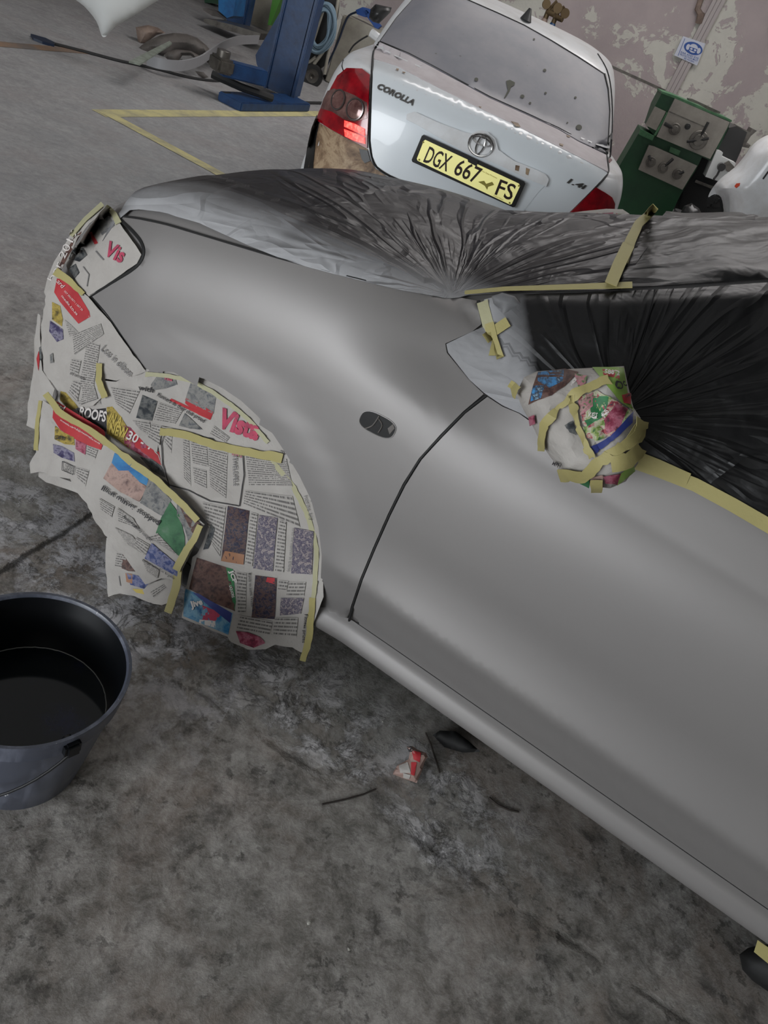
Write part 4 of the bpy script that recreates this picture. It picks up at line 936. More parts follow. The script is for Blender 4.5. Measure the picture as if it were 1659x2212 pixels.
# tape on the newspapers
def ptape(pts, w, label, off, m='tape', wig=2): tape(pts, w, label, off, m, PB, wig=wig)
ptape(z5((190, 150), (260, 250), (430, 350), (520, 420), (600, 500)), (14, 17), 'tape along the upper edge of the red-banner page', .043)
ptape(z5((600, 500), (730, 590), (860, 710), (945, 800)), (17, 14), 'tape continuing down to the wheel arch sheets beside the rock-face page', .043)
ptape(z5((958, 825), (925, 900), (880, 970), (830, 1060)), (13, 17), 'tape on the right-hand edge of the rock-face page', .043)
ptape(z5((835, 1060), (820, 1150), (780, 1270)), (18, 14), 'hanging tape end below the rock-face page', .038)
ptape(z5((715, 345), (850, 365), (1000, 420), (1150, 450), (1345, 490)), (16, 18), 'dusty tape joining the headline page to the boxed-notice page', .016)
ptape(z4((190, 590), (262, 640), (330, 705)), (18, 10), 'tape along the top of the upper red-banner sheet', .013, 'tape')
ptape(z4((418, 1045), (412, 1130), (445, 1220)), (12, 14), 'small tape tab at the front lip of the wheel arch', .018)
ptape(z5((1495, 1200), (1480, 1380), (1440, 1520)), (14, 16), 'tape along the right edge of the lower sheet beside the sill', .012)
ptape(z5((1270, 480), (1400, 640), (1480, 800), (1515, 950), (1510, 1100), (1498, 1200)), (11, 10), 'dusty tape lining the rear rim of the wheel arch', .0115, 'tapedust')
ptape(z5((150, 195), (135, 290), (128, 450)), (7, 9), 'thin tape down the bumper corner', .034)
tape(z4((436, 258), (478, 300), (500, 345)), (8, 14), 'tape at the bonnet corner above the headlight sheet', .007, 'tapedust', HB)
tape(z4((420, 250), (330, 330), (262, 410)), (10, 8), 'tape up the front edge of the headlight sheet', .009, 'tapedust', PB)
ptape(z5((640, 60), (760, 75), (880, 100), (1000, 165), (1110, 245), (1200, 330), (1268, 415)), 9, 'dusty tape lining the front rim of the wheel arch', .013, 'tapedust')

# ------------------------------------------------------------------ newspaper wrapped over the mirror
mir_px = [(1132, 815), (1160, 802), (1230, 797), (1348, 791), (1356, 830), (1368, 880), (1384, 903), (1380, 950), (1379, 1000), (1352, 1040), (1318, 1055), (1288, 1051), (1215, 1029), (1198, 1000), (1170, 960), (1150, 920), (1128, 880), (1115, 850)]
tm = (CAM-cw(-.05, 1.21, 1.0)).length
r_ = ray(1255, 925); tm = ((1.215)-CAM.dot(cn))/r_.dot(cn)
b = MB(); crumple(b, mir_px, tm, .085, 3, 10, .13); mb_ = b.bvh(); mats = [M['paper']]; mk = {}
def mm(k):
    if k not in mk: mats.append(M[k]); mk[k] = len(mats)-1
    return mk[k]
Z6 = lambda x, y: (850+.4877*x, 420+.4877*y)
def z6(*a): return [Z6(*p) for p in a]
for i, (k, pl_) in enumerate([('ph_brown', z6((640, 790), (760, 775), (820, 790), (760, 850), (700, 890), (640, 910), (600, 930), (620, 850))), ('ph_bluex', z6((640, 790), (755, 780), (750, 830), (690, 860), (640, 830))), ('ph_bluex', z6((620, 850), (670, 850), (655, 900), (610, 915))),
        ('lime', z6((880, 770), (1015, 770), (1035, 900), (1060, 960), (1000, 920), (930, 830))), ('redink', z6((925, 780), (1000, 785), (995, 820), (930, 805))), ('redink', z6((1005, 890), (1045, 880), (1045, 930), (1015, 925))), ('ph_food', z6((800, 800), (860, 810), (850, 840), (820, 860))),
        ('ph_market', z6((820, 900), (900, 870), (960, 900), (1040, 960), (1050, 1010), (980, 1060), (900, 1090), (840, 1010))), ('grn', z6((880, 890), (950, 895), (945, 960), (880, 1000), (870, 940))), ('grn', z6((845, 1000), (870, 990), (930, 950), (940, 975), (860, 1030))), ('ph_pink', z6((930, 1000), (980, 930), (1030, 950), (1000, 1030), (950, 1060))),
        ('navyink', z6((870, 1120), (960, 1070), (1055, 965), (1050, 1010), (970, 1090), (890, 1150))), ('ph_food', z6((820, 910), (880, 880), (880, 940), (830, 980))), ('ph_dark', z6((760, 1020), (790, 1000), (810, 1070), (780, 1060))), ('ph_market', z6((840, 1030), (930, 1040), (900, 1090), (860, 1080))),
        ('ph_pink', z6((930, 1240), (1000, 1230), (990, 1275), (940, 1270))), ('lime', z6((985, 1280), (1060, 1220), (1050, 1180), (1000, 1230))), ('grn', z6((830, 1270), (870, 1245), (870, 1290))), ('ph_rock', z6((880, 1240), (930, 1235), (935, 1285), (880, 1285))), ('ph_pink', z6((610, 980), (635, 970), (640, 1010), (615, 1020)))]):
    patch(b, mb_, pl_, .0016+.0002*i, 0, 7, mm(k), None, lambda x, y, l: (x, -y))
for i, (k, t_, a_, c_, h_) in enumerate([('whiteink', '5882', Z6(935, 808), Z6(990, 812), 9), ('whiteink', 'KES', Z6(862, 985), Z6(900, 990), 9), ('whiteink', 'RES', Z6(930, 990), Z6(955, 960), 7), ('ink', 'Oc', Z6(985, 870), Z6(1020, 850), 18), ('ink', '1999', Z6(1012, 905), Z6(1040, 900), 6), ('ink', 'MPH', Z6(715, 1190), Z6(750, 1205), 9), ('whiteink', 'PRICE', Z6(790, 860), Z6(815, 830), 6)]):
    text_px(b, mb_, t_, a_, c_, h_, .0062, mm(k), .02)
for i, (pp, w_) in enumerate([(z6((670, 1125), (680, 1010), (720, 950), (800, 890), (870, 860), (955, 830)), 15), (z6((790, 895), (800, 960), (830, 1060), (880, 1170)), (16, 18)), (z6((750, 1225), (850, 1232), (960, 1150), (1030, 1090), (1078, 1010)), (22, 24)), (z6((1010, 1110), (1065, 1060), (1078, 1000)), 24), (z6((960, 1190), (1020, 1175), (1070, 1120)), 26), (z6((905, 1240), (905, 1290)), 24), (z6((545, 850), (560, 860), (580, 880)), 16)]):
    ribbon(b, mb_, pp, w_, .0085+.0008*i, .0006, 8, mm('tape'), 2, i)
o = b.build('wrapped_mirror', mats, angle=30)
tag(o, 'door mirror wrapped in crumpled supermarket newspaper and yellow tape', 'wrapped mirror')
b = MB(); b.tube([Vector(o.location)+Vector((0, 0, .10)), cw(-.09, 1.30, 1.0), cw(-.09, 1.40, 1.02)], .028, 10); b.build('mirror_arm', M['silver'], car)
# rolled newspaper on the far mirror
fp = [(1195, 470), (1215, 462), (1260, 456), (1310, 451), (1345, 452), (1360, 462), (1356, 486), (1330, 496), (1230, 500), (1190, 490)]
t3 = (3.02-CAM.dot(cn))/ray(1280, 475).dot(cn)
b = MB(); crumple(b, fp, t3, .06, 8, 8, .15); fb = b.bvh(); mats = [M['paper']]; mk = {}
for i, (k, q) in enumerate([('ph_market', [(1240, 467), (1262, 463), (1235, 480), (1215, 480)]), ('redink', [(1283, 462), (1292, 461), (1290, 469), (1281, 469)]), ('ph_pink', [(1215, 470), (1235, 466), (1215, 478), (1200, 480)]), ('ph_pink', [(1300, 462), (1325, 460), (1320, 475), (1300, 475)]), ('ph_market', [(1330, 462), (1348, 464), (1345, 478), (1328, 476)]), ('ph_pink', [(1250, 470), (1275, 468), (1270, 480), (1250, 482)])]):
    patch(b, fb, q, .002+.0002*i, 0, 5, mm(k), None, lambda x, y, l: (x*2, -y*2))
text_px(b, fb, '34', (1257, 474), (1270, 472), 8, .004, mm('vista'), .03)
tag(b.build('wrapped_mirror', mats, angle=30), 'far door mirror wrapped in red and green printed newspaper behind the film', 'wrapped mirror')
#@@WHITESEDAN
# ------------------------------------------------------------------ white saloon seen from behind
WO = Vector((-.30, 3.79, 0)); WA = radians(6.5); wr_ = Vector((cos(WA), sin(WA), 0)); wh = Vector((-sin(WA), cos(WA), 0))
def ww(u, v, z): return WO+wr_*u+wh*v+Vector((0, 0, z))
ROWS = [(.20, .12, .76, 4.15), (.24, .06, .82, 4.22), (.34, .01, .845, 4.28), (.46, -.01, .85, 4.30), (.56, .0, .852, 4.28), (.60, .015, .852, 4.26), (.64, .04, .85, 4.22), (.72, .05, .85, 4.18), (.82, .055, .848, 4.08), (.92, .06, .842, 3.9), (1.00, .07, .83, 3.7),
        (1.05, .085, .815, 3.55), (1.085, .11, .80, 3.45), (1.108, .145, .785, 3.4), (1.118, .19, .77, 3.37), (1.128, .28, .745, 3.33), (1.140, .38, .722, 3.3), (1.150, .455, .705, 3.26), (1.165, .50, .70, 3.22), (1.205, .57, .695, 3.12), (1.265, .67, .685, 3.0), (1.335, .79, .668, 2.86), (1.405, .915, .648, 2.7), (1.463, 1.03, .625, 2.56), (1.492, 1.10, .608, 2.48), (1.516, 1.19, .58, 2.38), (1.538, 1.34, .51, 2.25), (1.552, 1.55, .40, 2.1), (1.558, 1.75, .22, 1.98), (1.559, 1.85, .03, 1.9)]
def wloop(z, v0, Wd, v1, n=26):
    pts = []; L = min(.62, (v1-v0)*.45); L2 = min(.8, (v1-v0)*.45); p = 3.6 if z < 1.13 else 3.0
    if z >= 1.16: L = min(.42, (v1-v0)*.45)
    for i in range(n+1):
        th = pi/2*i/n; pts.append((Wd*sin(th)**(2/p), v0+L*(1-max(0, cos(th))**(2/p))))
    for i in range(1, 12): pts.append((Wd, v0+L+(v1-L2-v0-L)*i/12))
    for i in range(n, -1, -1):
        th = pi/2*i/n; pts.append((Wd*sin(th)**(2/p), v1-L2*(1-max(0, cos(th))**(2/p))))
    full = pts+[(-a, b) for a, b in pts[-2:0:-1]]
    return full
RR = []
for a, b in zip(ROWS, ROWS[1:]):
    for k in range(4): t = k/4; RR.append(tuple(cub([(q[0], q[i]) for q in ROWS], a[0]+(b[0]-a[0])*t) for i in range(4)))
RR.append(ROWS[-1])
def wcar_mesh():
    mb = MB(); vs = []; loops = [wloop(*r) for r in RR]; n = len(loops[0])
    for r, lp in zip(RR, loops):
        for (u, v) in lp:
            cr = 0
            if 1.10 < r[0] < 1.17: cr = .02*(1-(u/.8)**2)          # crown of the boot deck
            vs.append(ww(u*(.977 if r[0] < 1.15 else 1.0), v, r[0]+cr))
    fs = []
    for i in range(len(RR)-1):
        for j in range(n):
            k = (j+1) % n; a, b_ = loops[i][j], loops[i+1][k]; mv = (a[1]+b_[1])/2; mz = (RR[i][0]+RR[i+1][0])/2; mu = abs(a[0])
            if mu > .6 and mz < .7 and (hypot(mv-.86, mz-.3) < .34 or hypot(mv-3.46, mz-.3) < .34): continue
            fs.append((i*n+j, i*n+k, (i+1)*n+k, (i+1)*n+j))
    mb.add(vs, fs); return mb
wc = thing('white_sedan', WO+wh*2.1, 'white saloon car seen from behind, dusty rear window and broken-open left bumper corner', 'car', rotz=WA)
bpy.context.view_layer.update()
wm = wcar_mesh(); wm.build('body_shell', M['white'], wc, angle=50)
full = MB(); full.v = list(wm.v); full.f = list(wm.f); full.m = list(wm.m); full.uv = list(wm.uv)
WB = full.bvh()
b = MB(); b.box(ww(0, 2.1, .32), 1.35, 3.7, .14, Matrix.Rotation(WA, 3, 'Z')); b.build('underbody', M['dark'], wc)
for v in (.86, 3.46):
    for u0, u1 in ((.66, .84), (-.84, -.66)):
        Mx = Matrix.Translation(ww((u0+u1)/2, v, .30)) @ (wr_*(1 if u0 > 0 else -1)).to_track_quat('Z', 'Y').to_matrix().to_4x4()
        t = MB(); t.lathe([(.19, -.09), (.26, -.09), (.29, -.07), (.30, -.04), (.30, .04), (.29, .07), (.26, .09), (.19, .09)], Mx, 40, closed=True); tt = t.build('wheel', M['tyre'], wc)
        t = MB(); t.lathe([(.0001, .06), (.06, .06), (.16, .05), (.19, .085), (.195, .06), (.19, -.08), (.0001, -.07)], Mx, 40); t.build('hub_cap', M['rim'], tt)
Z2 = lambda x, y: (640+.434*x, .434*y)
Z3 = lambda x, y: (1120+.3249*x, .3249*y)
def z2(*a): return [Z2(*p) for p in a]
def z3(*a): return [Z3(*p) for p in a]
def wpatch(name, poly, m, off=.002, th=.002, step=10, parent=None, angle=60, disp=None):
    b = MB(); patch(b, WB, poly, off, th, step, 0, disp); return b.build(name, M[m], parent or wc, angle=angle)
gl = wpatch('rear_window', z2((418, 212), (500, 95), (580, 5), (640, -62), (730, -45), (835, 0), (1000, 72), (1130, 132), (1260, 205), (1400, 290), (1528, 375), (1545, 450), (1553, 560), (1545, 680), (1538, 768), (1400, 705), (1300, 645), (1160, 580), (960, 490), (830, 418), (700, 348), (560, 275)), 'glassdust', .007, .006)
b = MB()
for pp, r in ((z2((418, 212), (500, 95), (580, 5), (640, -62)), .003), (z2((640, -62), (730, -45), (835, 0), (1000, 72), (1130, 132), (1260, 205), (1400, 290), (1530, 375)), .005), (z2((1530, 375), (1548, 450), (1556, 560), (1549, 680), (1541, 768)), .009), (z2((418, 212), (560, 272), (700, 345), (960, 487), (1160, 577), (1300, 641), (1538, 768)), .0035)):
    surf_tube(b, WB, pp, r, .006)
b.build('window_seal', M['black'], gl)
b = MB()
patch(b, WB, z2((1042, 410), (1060, 405), (1085, 418), (1082, 432), (1066, 440), (1058, 462), (1040, 490), (1028, 500), (1050, 455), (1045, 432)), 0.0095, .0005, 5); b.build('bird_dropping', M['splat'], gl)
for (x, y, r) in ((893, 403, 10), (1122, 487, 10), (1233, 357, 8), (1237, 470, 6), (1180, 203, 5), (1385, 492, 6), (1160, 520, 6), (1402, 640, 15), (1345, 617, 4)):
    b = MB(); patch(b, WB, oval(*Z2(x, y), r*.434, r*.40, .3, 10, 2), .0095, .0005, 4); b.build('bird_dropping', M['splat'], gl)
wpatch('boot_deck', z2((385, 225), (418, 216), (560, 280), (700, 354), (830, 424), (960, 496), (1160, 586), (1300, 651), (1400, 711), (1538, 776), (1548, 860), (1440, 805), (1320, 745), (1200, 685), (1060, 615), (900, 540), (760, 470), (620, 400), (500, 335), (385, 300)), 'deckdust', .007, .006)
wpatch('boot_lid', z2((385, 300), (500, 335), (620, 400), (760, 470), (900, 540), (1060, 615), (1200, 685), (1320, 745), (1440, 805), (1545, 862), (1535, 882), (1470, 945), (1340, 1080), (1200, 1060), (900, 980), (570, 910), (470, 870), (405, 828), (382, 780), (372, 700), (376, 560), (380, 420)), 'lid', .005, .006, 12)
b = MB()
surf_tube(b, WB, spline(z2((412, 216), (385, 262), (378, 330), (375, 420), (370, 560), (366, 700), (378, 782), (402, 832), (470, 878), (570, 918)), False, 3), .0055, .004)
b.build('boot_gap', M['gap'], wc); b = MB()
surf_tube(b, WB, spline(z2((1541, 776), (1550, 830), (1543, 872), (1475, 945), (1345, 1075)), False, 3), .0055, .004)
b.build('boot_gap', M['gap'], wc); b = MB()
surf_tube(b, WB, spline(z2((1500, 270), (1545, 350), (1566, 450), (1572, 600), (1562, 780)), False, 3), .0045, .001)
b.build('roof_gap', M['gap'], wc)
tl = wpatch('tail_lamp', z2((258, 350), (330, 355), (368, 385), (364, 560), (356, 737), (290, 705), (180, 645), (112, 603), (125, 560), (150, 510), (180, 450), (215, 385)), 'red', .014, .02, 7)
b = MB(); patch(b, WB, z2((170, 460), (200, 448), (250, 460), (300, 480), (358, 515), (358, 590), (300, 608), (250, 598), (190, 560), (135, 545), (150, 500)), .0165, .003, 6); b.build('clear_lens', M['clearlens'], tl)
for (x, y, r) in ((222, 503, 42), (302, 548, 45)):
    b = MB(); q, nq = hit_safe(WB, *Z2(x, y)); rr = r*.434/FPX*(q-CAM).length
    Mx = Matrix.Translation(q+nq*.020) @ nq.to_track_quat('Z', 'Y').to_matrix().to_4x4()
    b.lathe([(rr, -.004), (rr, .003), (rr*.88, .004), (rr*.84, .0), (rr*.5, -.006+.003), (.0001, -.001)], Mx, 28); ro = b.build('reflector_bowl', M['lensglint'], tl)
    b = MB(); b.lathe([(rr*.84, .0015), (rr*.6, .004), (rr*.3, .006), (.0001, .0065)], Mx, 28); b.build('bulb_dome', M['clearlens'], tl)
b = MB()
for q in (z2((250, 602), (300, 618), (347, 642), (347, 676), (300, 655), (248, 632)), z2((248, 644), (300, 664), (347, 684), (349, 716), (300, 702), (252, 680))): patch(b, WB, q, .018, .002, 4)
b.build('lit_bulb_bar', M['redlit'], tl)
wpatch('tail_lamp', z3((505, 1248), (560, 1278), (610, 1312), (628, 1350), (625, 1410), (600, 1470), (500, 1520), (340, 1470), (318, 1430), (430, 1322)), 'red', .012, .02, 7)
wpatch('bumper', z2((108, 607), (180, 648), (290, 708), (357, 742), (366, 788), (395, 838), (460, 884), (570, 924), (640, 960), (560, 1000), (300, 1000), (50, 940), (60, 850), (92, 720)), 'dirty', .006, .004, 9, None, 40, lambda x, y, l: .012*mnoise.noise(l*9))
wpatch('bumper_bracket', z2((318, 740), (358, 748), (372, 800), (345, 812), (330, 790)), 'black', .014, .006, 6)
wpatch('wheel_arch_edge', z2((106, 575), (118, 606), (100, 700), (92, 780), (85, 850), (40, 850), (62, 720), (80, 640)), 'black', .006, .005, 8)
# handle garnish, recess, number plate
wpatch('plate_recess', z2((545, 600), (560, 612), (700, 690), (860, 770), (1060, 850), (1235, 925), (1200, 960), (1100, 1090), (900, 1010), (640, 900), (565, 820), (548, 720)), 'lid', .0075, .002, 12)
wpatch('boot_handle', z2((550, 596), (553, 572), (590, 562), (700, 612), (820, 660), (865, 672), (900, 660), (945, 668), (985, 700), (1003, 750), (1080, 802), (1180, 842), (1235, 868), (1252, 893), (1240, 926), (1150, 890), (1060, 846), (960, 800), (860, 766), (700, 680), (600, 620)), 'white', .024, .026, 9)
pq, pn = hit_safe(WB, *Z2(857, 853)); pn = (CAM-pq); pn.z = 0; pn = -wh.normalized()
pc = pq-wh*.022; ar = wr_.copy(); up = (Vector((0, 0, 1))*cos(.06)-wh*(-sin(.06))).normalized()
def pp_(a, c, d=0.0): return pc+ar*a+up*c-wh*d
def on_plate(x, y, d=.0):
    r = ray(x, y); t = (pc-wh*d-CAM).dot(-wh)/r.dot(-wh); return CAM+r*t
def pslab(name, poly, m, d0, th, parent):
    b = MB(); P = [on_plate(x, y, d0) for x, y in poly]; skirted(b, P, [-wh]*len(P), [tuple(range(len(P)))], th); return b.build(name, M[m], parent, smooth=False)
plate = pslab('number_plate', z2((634, 672), (1134, 904), (1140, 916), (1090, 1028), (1078, 1032), (578, 806), (574, 796), (624, 678)), 'black', .012, .018, wc)
pslab('plate_face', z2((642, 696), (1108, 914), (1114, 926), (1072, 1016), (1062, 1018), (604, 800), (600, 790), (634, 702)), 'plateyel', .0145, .003, plate)
def ptext(name, body, p0, p1, h, m, bold, parent, d=.016, shx=0):
    V, Fc, _ = text_tris(body, 0, 1.0, bold); dx, dy = p1[0]-p0[0], p1[1]-p0[1]; l = hypot(dx, dy); ux, uy = dy/l, -dx/l; b = MB()
    P = [on_plate(p0[0]+dx*a+(ux*h+shx)*c, p0[1]+dy*a+uy*h*c, d) for a, c in V]; skirted(b, P, [-wh]*len(P), Fc, .0008); return b.build(name, M[m], parent, smooth=False)
ptext('plate_letters', 'DGX', Z2(630, 806), Z2(748, 856), 37, 'platetext', .012, plate)
ptext('plate_letters', '667', Z2(778, 866), Z2(896, 918), 37, 'platetext', .012, plate)
ptext('plate_letters', 'FS', Z2(986, 968), Z2(1068, 1000), 36, 'platetext', .012, plate)
ptext('plate_small_print', 'Free State Province', Z2(920, 852), Z2(998, 890), 3.2, 'olive', 0, plate)
ptext('plate_small_print', 'Limited Edition', Z2(980, 975), Z2(1030, 998), 3, 'olive', 0, plate)
b = MB()
for q in (z2((905, 905), (935, 900), (945, 915), (975, 905), (985, 920), (955, 930), (950, 945), (938, 925)),):
    P = [on_plate(x, y, .016) for x, y in q]; skirted(b, P, [-wh]*len(P), [tuple(range(len(P)))], .0008)
b.build('plate_crest', M['olive'], plate, smooth=False)
for (x, y) in ((632, 708), (612, 795), (1108, 925), (1062, 1010)):
    b = MB(); P = [on_plate(*q, .0165) for q in oval(*Z2(x, y), 2.2, 2.2, 0, 8, 2)]; skirted(b, P, [-wh]*len(P), [tuple(range(len(P)))], .001); b.build('plate_rivet', M['olive'], plate, smooth=False)
pslab('plate_lamp_cover', z2((850, 775), (905, 800), (898, 828), (855, 806)), 'black', .020, .02, wc)
# badge
bq = Z2(918, 716); bl, bn_ = hit_safe(WB, *bq); bc = bl-wh*.034; sc_ = (bc-CAM).length/FPX
b = MB()
def ering(cx_, cz_, a_, b2_, r, tilt=0):
    pts = []
    for i in range(33):
        t = 2*pi*i/32; x = a_*cos(t); y = b2_*sin(t); pts.append(bc+ar*(cx_+x)+up*(cz_+y))
    b.tube(pts, r, 6, cap=False)
Rb = 23.5*sc_
ering(0, 0, Rb, Rb*.80, Rb*.09); ering(0, Rb*.02, Rb*.30, Rb*.72, Rb*.075); ering(0, Rb*.30, Rb*.76, Rb*.28, Rb*.075)
b.build('badge', M['chrome'], wc)
for body, p0, p1, h in (('COROLLA', Z2(402, 446), Z2(578, 530), 12), ('1.4i', Z2(1342, 910), Z2(1432, 946), 11)):
    b = MB(); V, Fc, _ = text_tris(body, .25, 1.05, .03); dx, dy = p1[0]-p0[0], p1[1]-p0[1]; l = hypot(dx, dy); ux, uy = dy/l, -dx/l; P = []; N = []
    for a, c in V:
        q, nq = hit_safe(WB, p0[0]+dx*a+ux*h*c, p0[1]+dy*a+uy*h*c); P.append(q+nq*.012); N.append(nq)
    skirted(b, P, N, Fc, .006); b.build('model_lettering', M['letter'], wc, smooth=False)
for q in (z2((1088, 822), (1108, 826), (1104, 852), (1086, 846)), z2((1140, 835), (1158, 842), (1150, 872), (1138, 866)), z2((1065, 612), (1100, 622), (1112, 640), (1090, 638)), z2((495, 350), (508, 352), (506, 360), (496, 358)), z2((525, 366), (541, 369), (538, 374), (527, 372)), z2((1305, 722), (1325, 728), (1322, 736), (1308, 732)), z2((1340, 680), (1358, 686), (1356, 692), (1344, 690)), z2((905, 538), (918, 541), (914, 546)), z2((765, 972), (785, 974), (782, 982), (768, 980))):
    b = MB(); patch(b, WB, q, .026 if q[0][0] > 1100 and q[0][1] > 350 else .0095, .001, 3); b.build('paint_chip', M['dirty'], wc)
wpatch('red_sticker', z3((598, 1062), (608, 1052), (622, 1068), (606, 1084), (594, 1074)), 'red', .003, .002, 3)
wpatch('tape_scrap', z2((560, 880), (590, 876), (598, 930), (566, 926)), 'tape', .004, .001, 5)
b = MB(); q, nq = hit_safe(WB, *Z2(1142, 100)); b.lathe([(.0001, .062), (.008, .058), (.02, .03), (.034, .0), (.0001, 0)], Matrix.Translation(q) @ Matrix.Scale(2.0, 4, wh), 16); b.build('roof_aerial', M['hosedk'], wc)
mp_, mn = None, None
mt = (ww(-.95, 2.75, 1.02)-CAM).length
b = MB(); crumple(b, z2((362, 90), (370, 45), (395, 20), (475, 38), (468, 62), (430, 100), (410, 118), (380, 108)), mt, .10, 2, 6, .05); b.build('door_mirror', M['black'], wc)
b = MB(); b.tube([ww(-.82, 2.72, 1.02), ww(-.98, 2.75, 1.05)], .03, 8); b.build('mirror_arm', M['white'], wc)
b = MB(); surf_tube(b, WB, spline(z2((355, 180), (320, 200), (285, 228), (262, 262)), False, 3), .004, .001); surf_tube(b, WB, z2((235, 300), (228, 330), (235, 352)), .003, .001); b.build('rear_door_gap', M['gap'], wc)
#@@BACKGROUND
# ------------------------------------------------------------------ workshop background
def slab(mb, poly, y0, depth, mi=0, bevel=0):
    P = [ay(x, y, y0) for x, y in poly]; n = len(P); B_ = [p+Vector((0, depth, 0)) for p in P]
    mb.add(P+B_, [tuple(range(n-1, -1, -1)), tuple(range(n, 2*n))]+[(i, (i+1) % n, n+(i+1) % n, n+i) for i in range(n)], mi)
def lump(name, poly, foot, m, label, cat, thick=.10, amp=.1, step=7, seed=1, dt=0.0, back=.8):
    t = (az(*foot, 0)-CAM).length-dt; b = MB(); crumple(b, poly, t, thick, seed, step, amp, back=back); o = b.build(name, M[m], angle=40); return tag(o, label, cat)
Z1 = lambda x, y: (.458*x, .458*y)
def z1(*a): return [Z1(*p) for p in a]
# --- blue vehicle lift
base = az(608, 214, 0); dirL = (az(650, 225, 0)-az(488, 222, 0)); dirL.z = 0; dirL.normalize(); prp = Vector((-dirL.y, dirL.x, 0)); La = atan2(dirL.y, dirL.x)
RL = Matrix.Rotation(La, 3, 'Z')
lift = thing('vehicle_lift', base, 'tall blue two-post vehicle lift column bolted to the floor', 'vehicle lift', rotz=0)
bpy.context.view_layer.update()
p0 = az(486, 222, .08); b = MB(); q0 = az(492, 214, .05); q1 = az(652, 222, .05); b.box((q0+q1)/2-Vector((0, 0, .01)), (q1-q0).length, .26, .08, RL, bev=.01); b.build('base_plate', M['blue'], lift)
b = MB(); b.box(base+Vector((-.02, .05, 1.75)), .30, .28, 3.4, None, bev=.02); b.build('column', M['blue'], lift)
b = MB()
for sx in (-.165, .145): b.box(base+Vector((sx, -.09, 1.75)), .035, .07, 3.4, None, bev=.008)
b.build('column_flange', M['bluelt'] if False else M['blue'], lift)
g = MB(); slab(g, z1((1330, 40), (1345, 30), (1262, 420), (1210, 300), (1205, 260)), base.y-.02, .12); g.build('carriage', M['blue'], lift)
a0 = az(476, 152, .24); a1 = az(572, 160, .30); d = (a1-a0); b = MB()
b.box((a0+a1)/2, d.length, .13, .13, Matrix.Rotation(atan2(d.y, d.x), 3, 'Z'), bev=.012); arm = b.build('lift_arm', M['blue'], lift)
b = MB(); b.box(a0+Vector((0, 0, .05)), .16, .2, .12, Matrix.Rotation(atan2(d.y, d.x), 3, 'Z'), bev=.02); b.cyl(a0+Vector((0, 0, .13)), (0, 0, 1), .06, .07, 20); b.build('lifting_pad', M['steel'], arm)
b = MB(); b.tube([az(458, 160, .15), az(520, 188, .14), az(588, 212, .12)], .035, 8); b.build('arm_strut', M['rubber'], lift)
b = MB(); b.tube([az(655, 221, .02), az(700, 222, .02)], .012, 6); b.build('floor_cable', M['hosedk'], lift)
b = MB(); c0 = az(488, 210, .04); b.cyl(c0, dirL, .045, .1, 16); b.build('base_pulley', M['rubber'], lift)
# --- far blue column, standing things behind
fb_ = az(513, 54, 0)
b = MB(); b.box(fb_+Vector((0, 0, 1.5)), .30, .22, 3.0, None, bev=.02); o = b.build('vehicle_lift', M['blue']); tag(o, 'far blue-green lift column at the back left, behind the near lift', 'vehicle lift')
b = MB(); slab(b, z1((1030, -20), (1115, -30), (1100, 75), (1070, 85), (1030, 50)), 10.9, .35); tag(b.build('gas_bottle', M['bluelt']), 'bright blue drum-like unit at the top edge beside the far lift column', 'drum')
b = MB(); slab(b, z1((958, 92), (975, 88), (1100, 118), (1230, 158), (1222, 188), (1150, 165), (1040, 135), (965, 108)), 10.4, .5); tag(b.build('floor_beam', M['steel']), 'dark steel beam lying on the floor below the far lift column', 'beam')
b = MB(); slab(b, z1((955, 38), (1000, 50), (1050, 85), (1000, 75), (960, 48)), 10.8, .2); tag(b.build('scrap_panel', M['greyplastic']), 'small grey scrap panel left of the far lift column', 'scrap')
b = MB(); slab(b, z1((1165, -20), (1320, -30), (1260, 145), (1140, 120)), 12.6, .4); tag(b.build('steel_cabinet', M['cabinet']), 'cream cabinet standing behind the blue lift columns', 'cabinet')
b = MB(); slab(b, z1((1290, -30), (1335, -30), (1310, 30), (1275, 120), (1262, 118)), 12.2, .3); tag(b.build('machine_housing', mat('bright_green', srgb(70, 130, 40), .5)), 'bright green machine housing glimpsed left of the blue lift column', 'machine')
b = MB(); slab(b, z1((960, -30), (1035, -30), (1030, 20), (965, 12)), 12.6, .3); tag(b.build('machine_housing', M['green']), 'dark green machine housing at the top edge left of the far column', 'machine')
# --- hose coil and welding trolley
TY = az(672, 182, 0).y; tro = thing('hand_trolley', az(672, 182, 0), 'two-wheeled gas bottle trolley behind the blue lift', 'trolley'); bpy.context.view_layer.update()
for (x, y, dy) in ((1398, 352, 0), (1472, 357, .0)):
    c = ay(*Z1(x, y), TY+dy); rr = 44*.458/FPX*(c-CAM).length; Mx = Matrix.Translation(c) @ Vector((.35, -1, 0)).normalized().to_track_quat('Z', 'Y').to_matrix().to_4x4()
    b = MB(); b.lathe([(rr*.6, -.03), (rr*.9, -.03), (rr, 0), (rr*.9, .03), (rr*.6, .03)], Mx, 28, closed=True); w_ = b.build('wheel', M['tyre'], tro)
    b = MB(); b.lathe([(.0001, .02), (rr*.2, .05), (rr*.25, .01), (rr*.7, .012), (rr*.66, -.01), (.0001, -.02)], Mx, 28); b.build('wheel_hub', M['steel'], w_)
b = MB()
for pts in (z1((1398, 352), (1472, 357)), z1((1430, 340), (1520, 60), (1500, -30)), z1((1530, 350), (1580, 90), (1600, -30)), z1((1400, 340), (1490, 270)), z1((1460, 330), (1520, 250), (1550, 200))):
    b.tube([ay(x, y, TY) for x, y in pts], .02, 8)
b.build('trolley_frame', M['cabinet'], tro)
